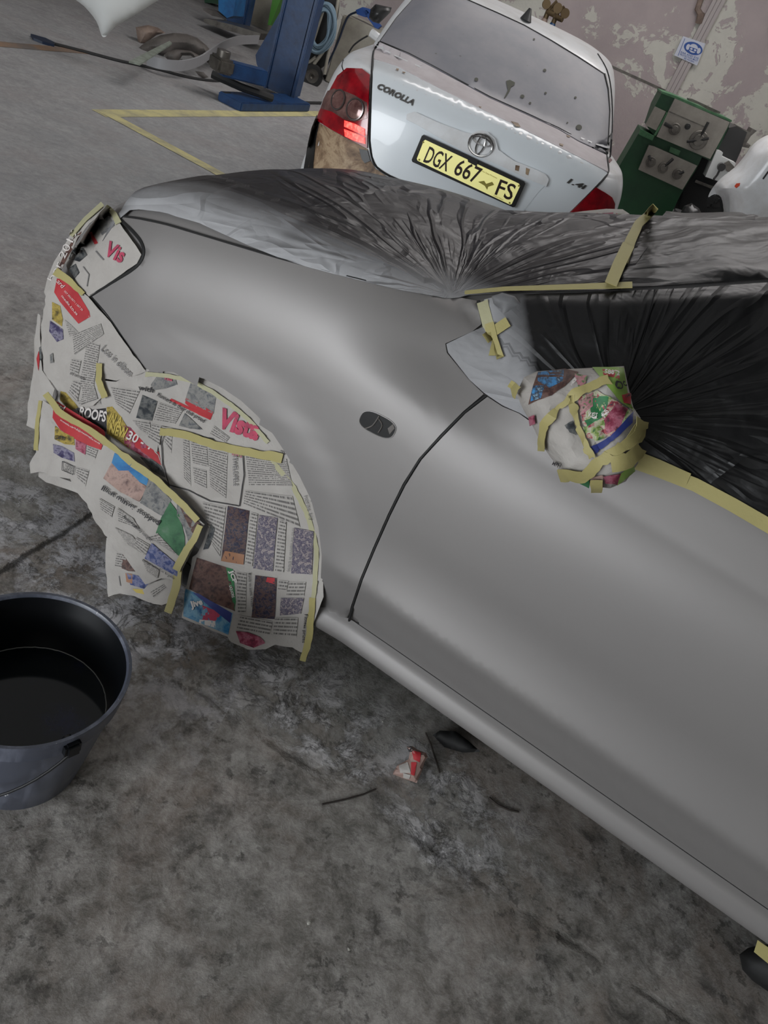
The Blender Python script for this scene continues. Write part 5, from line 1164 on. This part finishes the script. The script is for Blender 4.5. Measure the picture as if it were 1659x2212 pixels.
b = MB(); slab(b, z1((1430, -30), (1600, -30), (1590, 60), (1540, 300), (1500, 330), (1440, 280), (1425, 200)), TY+.12, .06); b.build('trolley_back', M['rubber'], tro)
b = MB(); cc = (1515, 132)
for k in range(7):
    pts = []
    for i in range(41):
        t = 2*pi*i/40; rx = 70-6*k+4*sin(3*t+k); ry = 124-7*k+5*cos(2*t+k*1.3)
        x = cc[0]+rx*cos(t)*.97+ry*sin(t)*-.18; y = cc[1]+ry*sin(t)+rx*cos(t)*.1
        pts.append(ay(*Z1(x, y), TY-.06-.018*(k % 3)))
    b.tube(pts, .013, 6, cap=False)
tag(b.build('hose_coil', M['hose']), 'coil of pale blue air hose hanging beside the blue lift column', 'hose')
# --- cream cabinet with blue grinder behind the sedan
cb = az(702, 176, 0); CY = cb.y; ctop = ay(*Z2(215, 62), CY); b = MB()
b.box((cb.x+.62, CY+.3, ctop.z/2), 1.25, .6, ctop.z, None, bev=.015); tag(b.build('workshop_cabinet', M['cabinet']), 'low cream steel cabinet half hidden behind the white saloon', 'cabinet')
b = MB(); slab(b, z2((295, 50), (330, 35), (375, 48), (385, 75), (340, 85), (300, 70)), CY+.12, .12); slab(b, z2((330, 55), (350, 50), (420, 130), (400, 150)), CY+.12, .08)
tag(b.build('power_tool', M['bluelt'] if False else M['signblue']), 'blue power tool lying on the cream cabinet', 'power tool')
b = MB(); b.tube([ay(*p, CY-.02) for p in spline(z2((300, 60), (262, 78), (240, 120), (215, 190), (180, 270), (150, 330)), False, 4)], .012, 6); tag(b.build('cable', M['bluedk']), 'dark cable drooping from the power tool down the cream cabinet', 'cable')
lump('hand_tool', z2((130, 375), (150, 372), (175, 392), (172, 402), (140, 395)), Z2(155, 400), 'rubber', 'small dark tool on the floor in front of the cream cabinet', 'tool', .05, .2, 3, 3, .05)
# --- parts lying on the floor at the left
lump('bumper_piece', z1((640, 128), (700, 118), (745, 130), (780, 155), (740, 165), (690, 200), (655, 215), (648, 180)), Z1(680, 200), 'tan', 'tan broken bumper end behind the pile of grey plastic parts', 'car part', .14, .15, 5, 2, .05)
lump('bumper_piece', z1((650, 235), (665, 215), (700, 190), (760, 165), (820, 155), (880, 160), (930, 178), (975, 215), (1005, 255), (1000, 275), (960, 255), (930, 262), (895, 240), (830, 240), (800, 265), (770, 258), (720, 250), (690, 262)), Z1(800, 265), 'greyplastic', 'grey arched plastic bumper lying on the floor left of the lift', 'car part', .12, .2, 5, 5, .1)
lump('wheel_arch_liner', z1((770, 262), (790, 245), (830, 232), (900, 240), (940, 262), (930, 285), (900, 262), (860, 262), (840, 290), (838, 322), (815, 300), (790, 280)), Z1(838, 322), 'greyplastic', 'dark grey wheel arch liner on edge in the heap of parts', 'car part', .08, .2, 5, 6, .12)
lump('wheel_arch_liner', z1((905, 240), (940, 235), (975, 262), (1000, 285), (985, 300), (960, 280), (925, 262)), Z1(985, 300), 'steel', 'small curved metal piece between the liner and lift arm', 'car part', .05, .2, 4, 7, .12)
lump('plastic_flap', z1((920, 335), (960, 340), (985, 365), (960, 370), (935, 355)), Z1(960, 368), 'greyplastic', 'small plastic flap on the floor at the foot of the lift arm', 'car part', .03, .2, 4, 8, .02)
t_ = [az(x, y, .20) for x, y in z1((608, 288), (800, 192), (812, 204), (660, 302))]
b = MB(); skirted(b, t_, [Vector((0, 0, 1))]*4, [(0, 1, 2, 3)], .012); tag(b.build('flat_plate', M['palebar'], smooth=False), 'pale green-grey flat plate resting across the grey bumper', 'plate')
b = MB(); pts = [az(x, y, z) for (x, y), z in zip(spline(z1((690, 308), (760, 328), (850, 334), (930, 312), (985, 275), (1040, 238), (1110, 212), (1210, 206)), False, 4), [.03+.006*i for i in range(29)])]
for p, q in zip(pts, pts[1:]): pass
vs = []; 
for p in pts: vs += [p, p+Vector((0, 0, .09))]
P = vs; b.add(P+[v+Vector((.01, .02, 0)) for v in P], [(2*i, 2*i+2, 2*i+3, 2*i+1) for i in range(len(pts)-1)]+[(2*i+1+len(P), 2*i+3+len(P), 2*i+2+len(P), 2*i+len(P)) for i in range(len(pts)-1)]+[(2*i+1, 2*i+3, 2*i+3+len(P), 2*i+1+len(P)) for i in range(len(pts)-1)])
tag(b.build('trim_strip', M['whitestrip']), 'long pale curved trim strip looping from the floor to the lift', 'trim strip')
b = MB(); pts = [az(x, y, .012) for x, y in spline(z1((250, 205), (400, 243), (550, 283), (650, 305), (760, 330), (880, 362), (1000, 380), (1060, 378)), False, 4)]; b.tube(pts, .012, 6)
tag(b.build('floor_cable', M['hosedk']), 'thin dark cable across the floor from the bar to the lift', 'cable')
b = MB(); P = [az(x, y, .02) for x, y in z1((145, 158), (215, 178), (260, 200), (255, 210), (200, 195), (158, 178))]; skirted(b, P, [Vector((0, 0, 1))]*6, [tuple(range(6))], .02); tag(b.build('flat_bar', M['bluedk'], smooth=False), 'dark blue-grey flat bar end lying on the floor at the far left', 'bar')
# white bonnet panel, top left
wp = spline([(120, -60), (150, -12), (182, 14), (208, 46), (219, 76), (226, 80), (234, 74), (250, 57), (272, 44), (330, 8), (356, -14), (350, -60)], True, 3)
b = MB(); tp = (az(224, 80, .24)-CAM).length; crumple(b, wp, tp, .10, 9, 12, 0.0, back=.3); tag(b.build('bonnet_panel', M['whitepanel'], angle=50), 'white car bodywork corner jutting down at the top left', 'car body panel')
b = MB(); slab(b, [(160, -40), (330, -60), (470, 40), (455, 62), (380, 70), (300, 90), (262, 75), (235, 76), (212, 50), (190, 16)], 9.4, .25)
# --- green lathe
LY = 8.0
la = thing('metal_lathe', ay(*Z3(900, 1300), LY+.3)*1.0, 'green metal lathe with grey control panels against the back wall', 'lathe'); la.location.z = 0; bpy.context.view_layer.update()
def lslab(name, poly, y0, dep, m, parent=None):
    b = MB(); slab(b, poly, y0, dep); o = b.build(name, M[m], parent or la, smooth=False); return o
lslab('headstock', z3((955, 615), (1040, 648), (1412, 802), (1395, 850), (1290, 1075), (905, 905), (858, 848), (905, 710)), LY, .55, 'green')
def down(poly, n): return poly
c_ = [ay(*p, LY+.05) for p in z3((820, 860), (1290, 1068), (1180, 1290), (1060, 1440))]
b = MB(); x0 = ay(*Z3(640, 1160), LY).x; x1 = ay(*Z3(1180, 1290), LY).x
lo = z3((812, 862), (905, 905), (1220, 1045), (1180, 1130), (1095, 1265), (1060, 1330), (980, 1500), (880, 1700), (400, 1700), (650, 1140))
b = MB(); P = [ay(x, y, LY+.04) for x, y in lo]; P = [Vector((p.x, p.y, max(0, p.z))) for p in P]; n = len(P); B_ = [p+Vector((0, .55, 0)) for p in P]
b.add(P+B_, [tuple(range(n-1, -1, -1)), tuple(range(n, 2*n))]+[(i, (i+1) % n, n+(i+1) % n, n+i) for i in range(n)]); b.build('pedestal', M['green'], la, smooth=False)
b = MB(); b.box((ay(*Z3(900, 1300), LY).x+.1, LY+.3, .12), 1.0, .6, .24); b.build('plinth', M['green'], la)
up_ = lslab('control_panel', z3((1040, 655), (1405, 812), (1388, 850), (1275, 1058), (918, 908), (1000, 735)), LY-.035, .035, 'panelgrey')
lslab('panel_seam', z3((1003, 738), (1250, 845), (1247, 852), (1000, 745)), LY-.037, .004, 'steel', up_)
lslab('side_cover', z3((908, 708), (980, 742), (915, 868), (843, 832)), LY-.03, .03, 'panelgrey')
lslab('green_ledge', z3((810, 858), (905, 905), (890, 935), (800, 895)), LY-.06, .06, 'greenlt')
lslab('side_strip', z3((985, 745), (998, 750), (912, 905), (900, 898)), LY-.033, .03, 'greenlt')
lslab('name_plate', z3((1012, 975), (1078, 1003), (1064, 1036), (1000, 1008)), LY-.01, .02, 'greenlt')
lp = lslab('gearbox_panel', z3((868, 965), (905, 975), (1188, 1102), (1090, 1262), (798, 1128)), LY-.03, .05, 'panelgrey')
lslab('top_rim', z3((955, 608), (1050, 640), (1420, 800), (1416, 812), (1040, 655), (950, 620)), LY-.03, .6, 'greenlt')
def knob(x, y, r, parent, lever=None, name='dial'):
    c = ay(*Z3(x, y), LY-.045); s_ = .3249/FPX*(c-CAM).length; b = MB(); b.cyl(c-Vector((0, .01, 0)), (0, -1, 0), r*s_, .04, 24); b.cyl(c-Vector((0, .035, 0)), (0, -1, 0), r*s_*.6, .03, 20); o = b.build(name, M['steel'] if r > 18 else M['knob'], parent)
    if lever:
        e0 = c-Vector((0, .04, 0))
        for (lx, ly, thick) in lever:
            q = ay(*Z3(lx, ly), LY-.10); b = MB(); b.tube([e0, e0+(q-e0)*.35, e0+(q-e0)*.4, q], [.008, .008, thick, thick], 8); b.build('lever', M['knob'], o)
knob(1037, 857, 30, up_, [(972, 822, .016)]); knob(1123, 840, 15, up_, None, 'button'); knob(1195, 930, 48, up_, [(1262, 812, .013), (1120, 942, .012), (1266, 920, .012)])
knob(880, 1075, 27, lp, [(868, 1035, .013)]); knob(960, 1113, 27, lp, [(1028, 1055, .014)]); knob(1055, 1157, 27, lp, [(1100, 1142, .013)])
lslab('chuck', z3((1402, 850), (1450, 838), (1520, 880), (1500, 935), (1480, 1000), (1440, 1090), (1385, 1060), (1320, 1000)), LY+.1, .4, 'knob')
lslab('tool_post', z3((1455, 835), (1540, 880), (1555, 855), (1585, 870), (1545, 905), (1510, 960), (1545, 965), (1530, 985), (1480, 975), (1480, 935), (1440, 870)), LY+.12, .2, 'steel')
cg = lslab('carriage', z3((1320, 995), (1360, 1015), (1352, 1040), (1445, 1085), (1430, 1130), (1400, 1160), (1330, 1205), (1243, 1175)), LY-.05, .25, 'whitepanel')
c = ay(*Z3(1348, 1110), LY-.09); b = MB(); b.cyl(c, (0, -1, 0), .034, .06, 20); b.tube([c, ay(*Z3(1320, 1165), LY-.1), ay(*Z3(1298, 1190), LY-.12)], .010, 8); b.build('hand_wheel', M['knob'], cg)
lslab('apron_block', z3((1370, 1085), (1400, 1070), (1445, 1120), (1425, 1150), (1385, 1140)), LY-.08, .1, 'steel', cg)
lslab('bed', z3((1220, 1045), (1262, 1062), (1240, 1180), (1330, 1210), (1370, 1240), (1400, 1300), (1450, 1500), (1200, 1500), (1055, 1440), (1095, 1262), (1188, 1100)), LY+.15, .4, 'dark')
lslab('bed_rail', z3((1180, 1195), (1310, 1245), (1300, 1262), (1172, 1212)), LY+.1, .05, 'steel')
b = MB(); slab(b, z3((1128, 655), (1160, 660), (1345, 745), (1335, 757), (1270, 735), (1200, 695), (1130, 668)), LY+.05, .12); tag(b.build('spanner', M['steel'], smooth=False), 'grimy steel tool lying on top of the green lathe', 'tool')
bt = (ay(*Z3(1150, 1420), 7.6)-CAM).length; bp = ay(*Z3(1150, 1440), 7.65)
bin_ = thing('waste_bin', (bp.x, bp.y, 0), 'dark bin with crumpled shiny black liner at the foot of the lathe', 'bin'); bpy.context.view_layer.update()
b = MB(); b.lathe([(.0001, 0), (.13, 0), (.15, .02), (.17, bp.z-.02), (.165, bp.z), (.0001, bp.z)], Matrix.Translation((bp.x, bp.y, 0)), 28); b.build('bin_body', M['dark'], bin_)
b = MB(); crumple(b, z3((1070, 1430), (1100, 1370), (1150, 1350), (1200, 1385), (1230, 1440), (1240, 1500), (1060, 1500)), bt, .1, 5, 5, .6); b.build('bin_liner', M['knob'], bin_, angle=20)
# --- white car at the right edge
wx = thing('white_car', ay(1700, 480, 7.0), 'white car with orange marker and black mirror, cut off by the right edge', 'car'); wx.location.z = 0; bpy.context.view_layer.update()
def npx(x, z): 
    v = Vector((x, 7.0, z))-CAM; w_ = v.dot(cF); return 829.5+FPX*v.dot(cX)/w_, 1106+FPX*v.dot(cY)/w_
o_ = spline(z3((1340, 1560), (1362, 1400), (1345, 1310), (1300, 1292), (1262, 1312), (1282, 1262), (1340, 1190), (1440, 1110), (1500, 1040), (1560, 960), (1640, 905), (1750, 880), (1950, 900)), False, 3)+[npx(2.5, 1.35), npx(3.1, 1.1), npx(3.2, .6), npx(3.15, .25), npx(2.6, .17), npx(1.6, .17), npx(1.3, .3), npx(1.28, .6)]
b = MB(); crumple(b, o_, lambda x, y: 7.0/ray(x, y).y, .55, 1, 16, 0.0, back=1.6); wxb = b.bvh(); b.build('body_shell', M['white'], wx, angle=60)
b = MB(); patch(b, wxb, z3((1437, 1240), (1450, 1222), (1474, 1218), (1470, 1235), (1448, 1252)), .004, .004, 3); b.build('side_marker', mat('orange_marker', srgb(180, 60, 30), .3), wx)
c2 = Vector((1.75, 6.75, .28)); b = MB(); b.lathe([(.0001, -.07), (.16, -.09), (.24, -.09), (.28, -.05), (.28, .05), (.24, .09), (.16, .09), (.0001, .07)], Matrix.Translation(c2) @ Vector((0, -1, 0)).normalized().to_track_quat('Z', 'Y').to_matrix().to_4x4(), 32); b.build('wheel', M['tyre'], wx)
b = MB(); patch(b, wxb, z3((1345, 1460), (1356, 1400), (1340, 1318), (1302, 1300), (1262, 1318), (1262, 1400), (1300, 1470)), .01, .02, 5); b.build('door_mirror', M['gap'], wx)
b = MB(); surf_tube(b, wxb, z3((1625, 1190), (1660, 1140), (1720, 1110)), .006, .003); b.build('headlamp_gap', M['gap'], wx)
# --- wall fittings
xl = (ay(*Z3(1300, 0), WY).x+ay(*Z3(955, 615), WY).x)/2; xr = (ay(*Z3(1370, 0), WY).x+ay(*Z3(1040, 650), WY).x)/2
b = MB(); n3 = 3; wd = (xr-xl)/n3
for i in range(n3): b.box((xl+wd*(i+.5), WY-.043, 2.8), wd*.93, .08, 5.6, None, bev=.006)
o = b.build('cable_trunking', M['trunk']); tag(o, 'tall pale cable trunking running up the peeling wall above the lathe', 'trunking')
SG = WY-.10
def sslab(name, poly, m, d, th, parent=None):
    b = MB(); slab(b, poly, SG-d, th); return b.build(name, M[m], parent, smooth=False)
sg = thing('wall_sign', ay(*Z3(1140, 335), SG), 'small white sign with blue ear-and-eye-protection roundel on the cable trunking', 'sign'); bpy.context.view_layer.update()
sslab('sign_board', z3((1095, 240), (1243, 290), (1187, 436), (1035, 368)), 'sign', 0, .02, sg)
sslab('sign_border', z3((1105, 255), (1108, 257), (1062, 372), (1059, 370)), 'signblue', .003, .003, sg)
el = lambda x, y, a, b2, r=.34, n=28: oval(*Z3(x, y), a*.3249, b2*.3249, r, n, 2)
sslab('blue_roundel', el(1162, 322, 64, 42), 'signblue', .004, .004, sg)
sslab('pictogram', el(1163, 322, 30, 30), 'sign', .008, .004, sg)
sslab('pictogram', el(1128, 312, 13, 20), 'sign', .010, .004, sg); sslab('pictogram', el(1198, 338, 13, 20), 'sign', .010, .004, sg)
sslab('pictogram', z3((1138, 310), (1190, 328), (1184, 350), (1132, 330)), 'signblue', .012, .004, sg)
sslab('pictogram', el(1150, 325, 9, 7, .34, 14), 'sign', .014, .003, sg); sslab('pictogram', el(1174, 334, 9, 7, .34, 14), 'sign', .014, .003, sg)
def sgtext(body, p0, p1, h):
    V, Fc, _ = text_tris(body, 0, 1.0, .01); dx, dy = p1[0]-p0[0], p1[1]-p0[1]; l = hypot(dx, dy); ux, uy = dy/l, -dx/l; b = MB()
    P = [ay(p0[0]+dx*a+ux*h*c, p0[1]+dy*a+uy*h*c, SG-.004) for a, c in V]; skirted(b, P, [Vector((0, -1, 0))]*len(P), Fc, 0); b.build('sign_text', M['signblue'], sg, smooth=False)
sgtext('EAR AND EYE', Z3(1078, 352), Z3(1195, 397), 4.2); sgtext('PROTECTION MUST', Z3(1072, 366), Z3(1190, 411), 3.8); sgtext('BE WORN', Z3(1100, 392), Z3(1165, 417), 3.4)
zj = ay(*Z3(780, 515), WY).z
b = MB(); b.box(((-12+xl)/2, WY-.004, zj), xl+12, .012, .03); o = b.build('trim_1', M['steel'], smooth=False); o['kind'] = 'structure'
b = MB(); b.tube([ay(*Z3(1222, 120), WY-.06), ay(*Z3(1190, 60), WY-.06), ay(*Z3(1230, -60), WY-.06)], .04, 8); b.tube([ay(*Z3(1200, 150), WY-.06), ay(*Z3(1215, 90), WY-.1)], .05, 8); tag(b.build('wall_pipe', M['tan']), 'rusty brown pipe end on the wall beside the trunking', 'pipe')
# gas bottles behind the sedan roof
for (x, y, m, lab, r) in ((1178, 40, 'tan', 'maroon gas bottle valve just showing over the saloon roof, left of the blue one', .10), (1195, 50, 'navy', 'blue gas bottle with brass regulator showing over the saloon roof', .11)):
    GY = 10.8+(x == 1195)*.5; c = ay(x, y, GY); t = thing('gas_bottle', (c.x, GY, 0), lab, 'gas bottle'); bpy.context.view_layer.update()
    b = MB(); b.lathe([(.0001, 0), (r, 0), (r, c.z-.22), (r*.8, c.z-.1), (r*.35, c.z-.02), (r*.3, c.z), (.0001, c.z)], Matrix.Translation((c.x, GY, 0)), 28); b.build('cylinder_body', M[m], t)
    b = MB(); b.cyl((c.x, GY, c.z+.05), (0, 0, 1), .03, .12, 12); b.cyl((c.x+.04, GY-.03, c.z+.07), (1, -.5, 0), .03, .12, 12); b.cyl((c.x+.09, GY-.04, c.z+.14), (.2, -1, 0), .055, .04, 18); b.cyl((c.x-.05, GY-.04, c.z+.13), (.2, -1, 0), .05, .04, 18); b.tube([(c.x, GY, c.z+.1), (c.x+.05, GY-.02, c.z+.2)], .018, 8); b.build('regulator', M['brass'], t)

#@@FOREGROUND
# ------------------------------------------------------------------ bucket
BC = Vector((-.492, .842, 0)); BH = .32
bk = thing('bucket', BC, 'scuffed black builder\'s bucket of dark water at the left edge', 'bucket'); bpy.context.view_layer.update()
T = Matrix.Translation(BC)
rz = lambda z: .122+(.181-.122)*z/BH
b = MB(); b.lathe([(.0001, 0), (.116, 0), (.122, .006), (rz(.1), .1), (rz(.2), .2), (rz(.272), .272), (rz(.275)+.006, .274), (rz(.28)+.007, .30), (rz(.29)+.009, .318), (rz(.3)+.007, .324), (rz(.3)+.001, .324), (rz(.3)-.003, .318), (rz(.29)-.004, .296), (rz(.28)-.007, .29), (rz(.2)-.004, .2), (rz(.1)-.004, .1), (.117, .006), (.0001, .005)], T, 96)
b.m = [1 if i >= 96*11 else 0 for i in range(len(b.f))]
b.build('bucket_body', [M['bucket'], M['bucketin']], bk, angle=40)
WZ = .185; rw = rz(WZ)-.0045
b = MB(); b.lathe([(rw, WZ-.01), (rw, WZ), (.0001, WZ)], T, 96); wt = b.build('water', M['water'], bk)
b = MB(); rnd = random.Random(4)
b.tube([BC+Vector(((rw-.0008+.0012*rnd.random())*cos(2*pi*i/140), (rw-.0008+.0012*rnd.random())*sin(2*pi*i/140), WZ+.0008)) for i in range(141)], .0011, 6, cap=False)
b.build('scum_ring', M['foam'], wt)
def bear(px, py, zz):
    q = az(px, py, zz); a = atan2(q.y-BC.y, q.x-BC.x); return a
aA = bear(145, 1612, .275); aB = aA+pi
for a in (aA, aB):
    b = MB(); c = BC+Vector((cos(a)*(rz(.28)+.010), sin(a)*(rz(.28)+.010), .292)); b.box(c, .022, .030, .034, Matrix.Rotation(a, 3, 'Z'), bev=.005); c2 = BC+Vector((cos(a)*(rz(.29)-.006), sin(a)*(rz(.29)-.006), .292)); b.cyl(c2, (cos(a), sin(a), 0), .009, .02, 14); b.build('handle_lug', M['bucketin'], bk)
b = MB(); pts = []
for i in range(31):
    t = i/30; a = aA-pi*t; z = .285-.17*sin(pi*t); r = max(rz(z)+.012, rz(.285)+.014) ; r += .008*sin(pi*t); pts.append(BC+Vector((cos(a)*r, sin(a)*r, z)))
b.tube(pts, .0028, 8); b.build('handle', M['wire'], bk)
# ------------------------------------------------------------------ litter
Z8 = lambda x, y: (600+.6383*x, 1200+.6383*y)
def z8(*a): return [Z8(*p) for p in a]
ct = (az(*Z8(440, 740), .0)-CAM).length-.012
b = MB(); crumple(b, z8((436, 648), (455, 645), (475, 658), (502, 668), (508, 682), (496, 700), (488, 730), (470, 770), (430, 756), (385, 742), (405, 710), (442, 690), (447, 668)), ct, .022, 6, 6, .7, back=.5); sb = b.bvh()
mats = [M['ph_rock'], M['redink'], M['ink'], M['paper']]
for i, (q, m_) in enumerate([(z8((455, 660), (485, 668), (480, 700), (460, 690)), 1), (z8((410, 712), (440, 700), (450, 735), (415, 735)), 3), (z8((452, 700), (470, 700), (462, 745), (450, 740)), 1), (z8((440, 650), (452, 648), (458, 662), (446, 664)), 2), (z8((425, 735), (450, 742), (445, 755), (425, 750)), 3)]): patch(b, sb, q, .0012+.0002*i, 0, 4, m_)
tag(b.build('paper_scrap', mats, angle=20), 'crumpled scrap of red printed paper on the floor beside the sill', 'paper scrap')
for pts, r, lab in ((z8((500, 600), (518, 640), (535, 690), (548, 735)), .0022, 'thin bent twig standing just right of the crumpled paper scrap'), (z8((715, 820), (745, 845), (785, 862), (815, 868)), .0025, 'short dark twig on the floor right of the paper scrap'), (z8((150, 842), (230, 825), (290, 808), (332, 790)), .0022, 'long pale twig on the floor below the paper scrap')):
    b = MB(); b.tube([az(x, y, .003) for x, y in pts], r, 6); tag(b.build('twig', M['scrapmetal']), lab, 'twig')
for x, y, r, lab in ((105, 1243, 7, 'largest pale chip on the concrete, lower left of the sill'), (240, 1333, 4, 'small pale chip below the largest chip'), (683, 1015, 4, 'tiny pale chip on the floor halfway along the sill'), (355, 563, 4, 'small dark-edged crumb under the front of the sill')):
    c = az(*Z8(x, y), 0); b = MB(); bm = bmesh.new(); bmesh.ops.create_icosphere(bm, subdivisions=1, radius=r*.0009)
    for v in bm.verts: v.co *= .8+.4*random.random(); v.co.z *= .5
    b.bm(bm, Matrix.Translation(c+Vector((0, 0, r*.00035)))); tag(b.build('stone_chip', M['stone'], angle=10), lab, 'chip')
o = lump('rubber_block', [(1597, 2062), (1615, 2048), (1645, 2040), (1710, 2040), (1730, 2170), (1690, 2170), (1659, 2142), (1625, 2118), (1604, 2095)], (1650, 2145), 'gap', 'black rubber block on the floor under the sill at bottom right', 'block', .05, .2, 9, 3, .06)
o = lump('shadow_lump', [(935, 1588), (950, 1578), (985, 1580), (1012, 1600), (1038, 1624), (1000, 1626), (960, 1614)], (990, 1624), 'gap', 'flat black lump in place of the shadow hollow under the middle of the sill', 'shadow lump', .02, .2, 8, 4, .02)  # black lump added to stand for the shade under the car
b = MB(); P = [cw(.855+a, 1.318, .19) for a in (0, .06)]+[cw(.915, 1.315, .150), cw(.87, 1.315, .155)]; skirted(b, P, [-cn]*4, [(0, 1, 2, 3)], .001); tag(b.build('masking_tape', M['tape'], smooth=False), 'stub of yellow tape hanging under the sill at the bottom right', 'masking tape')
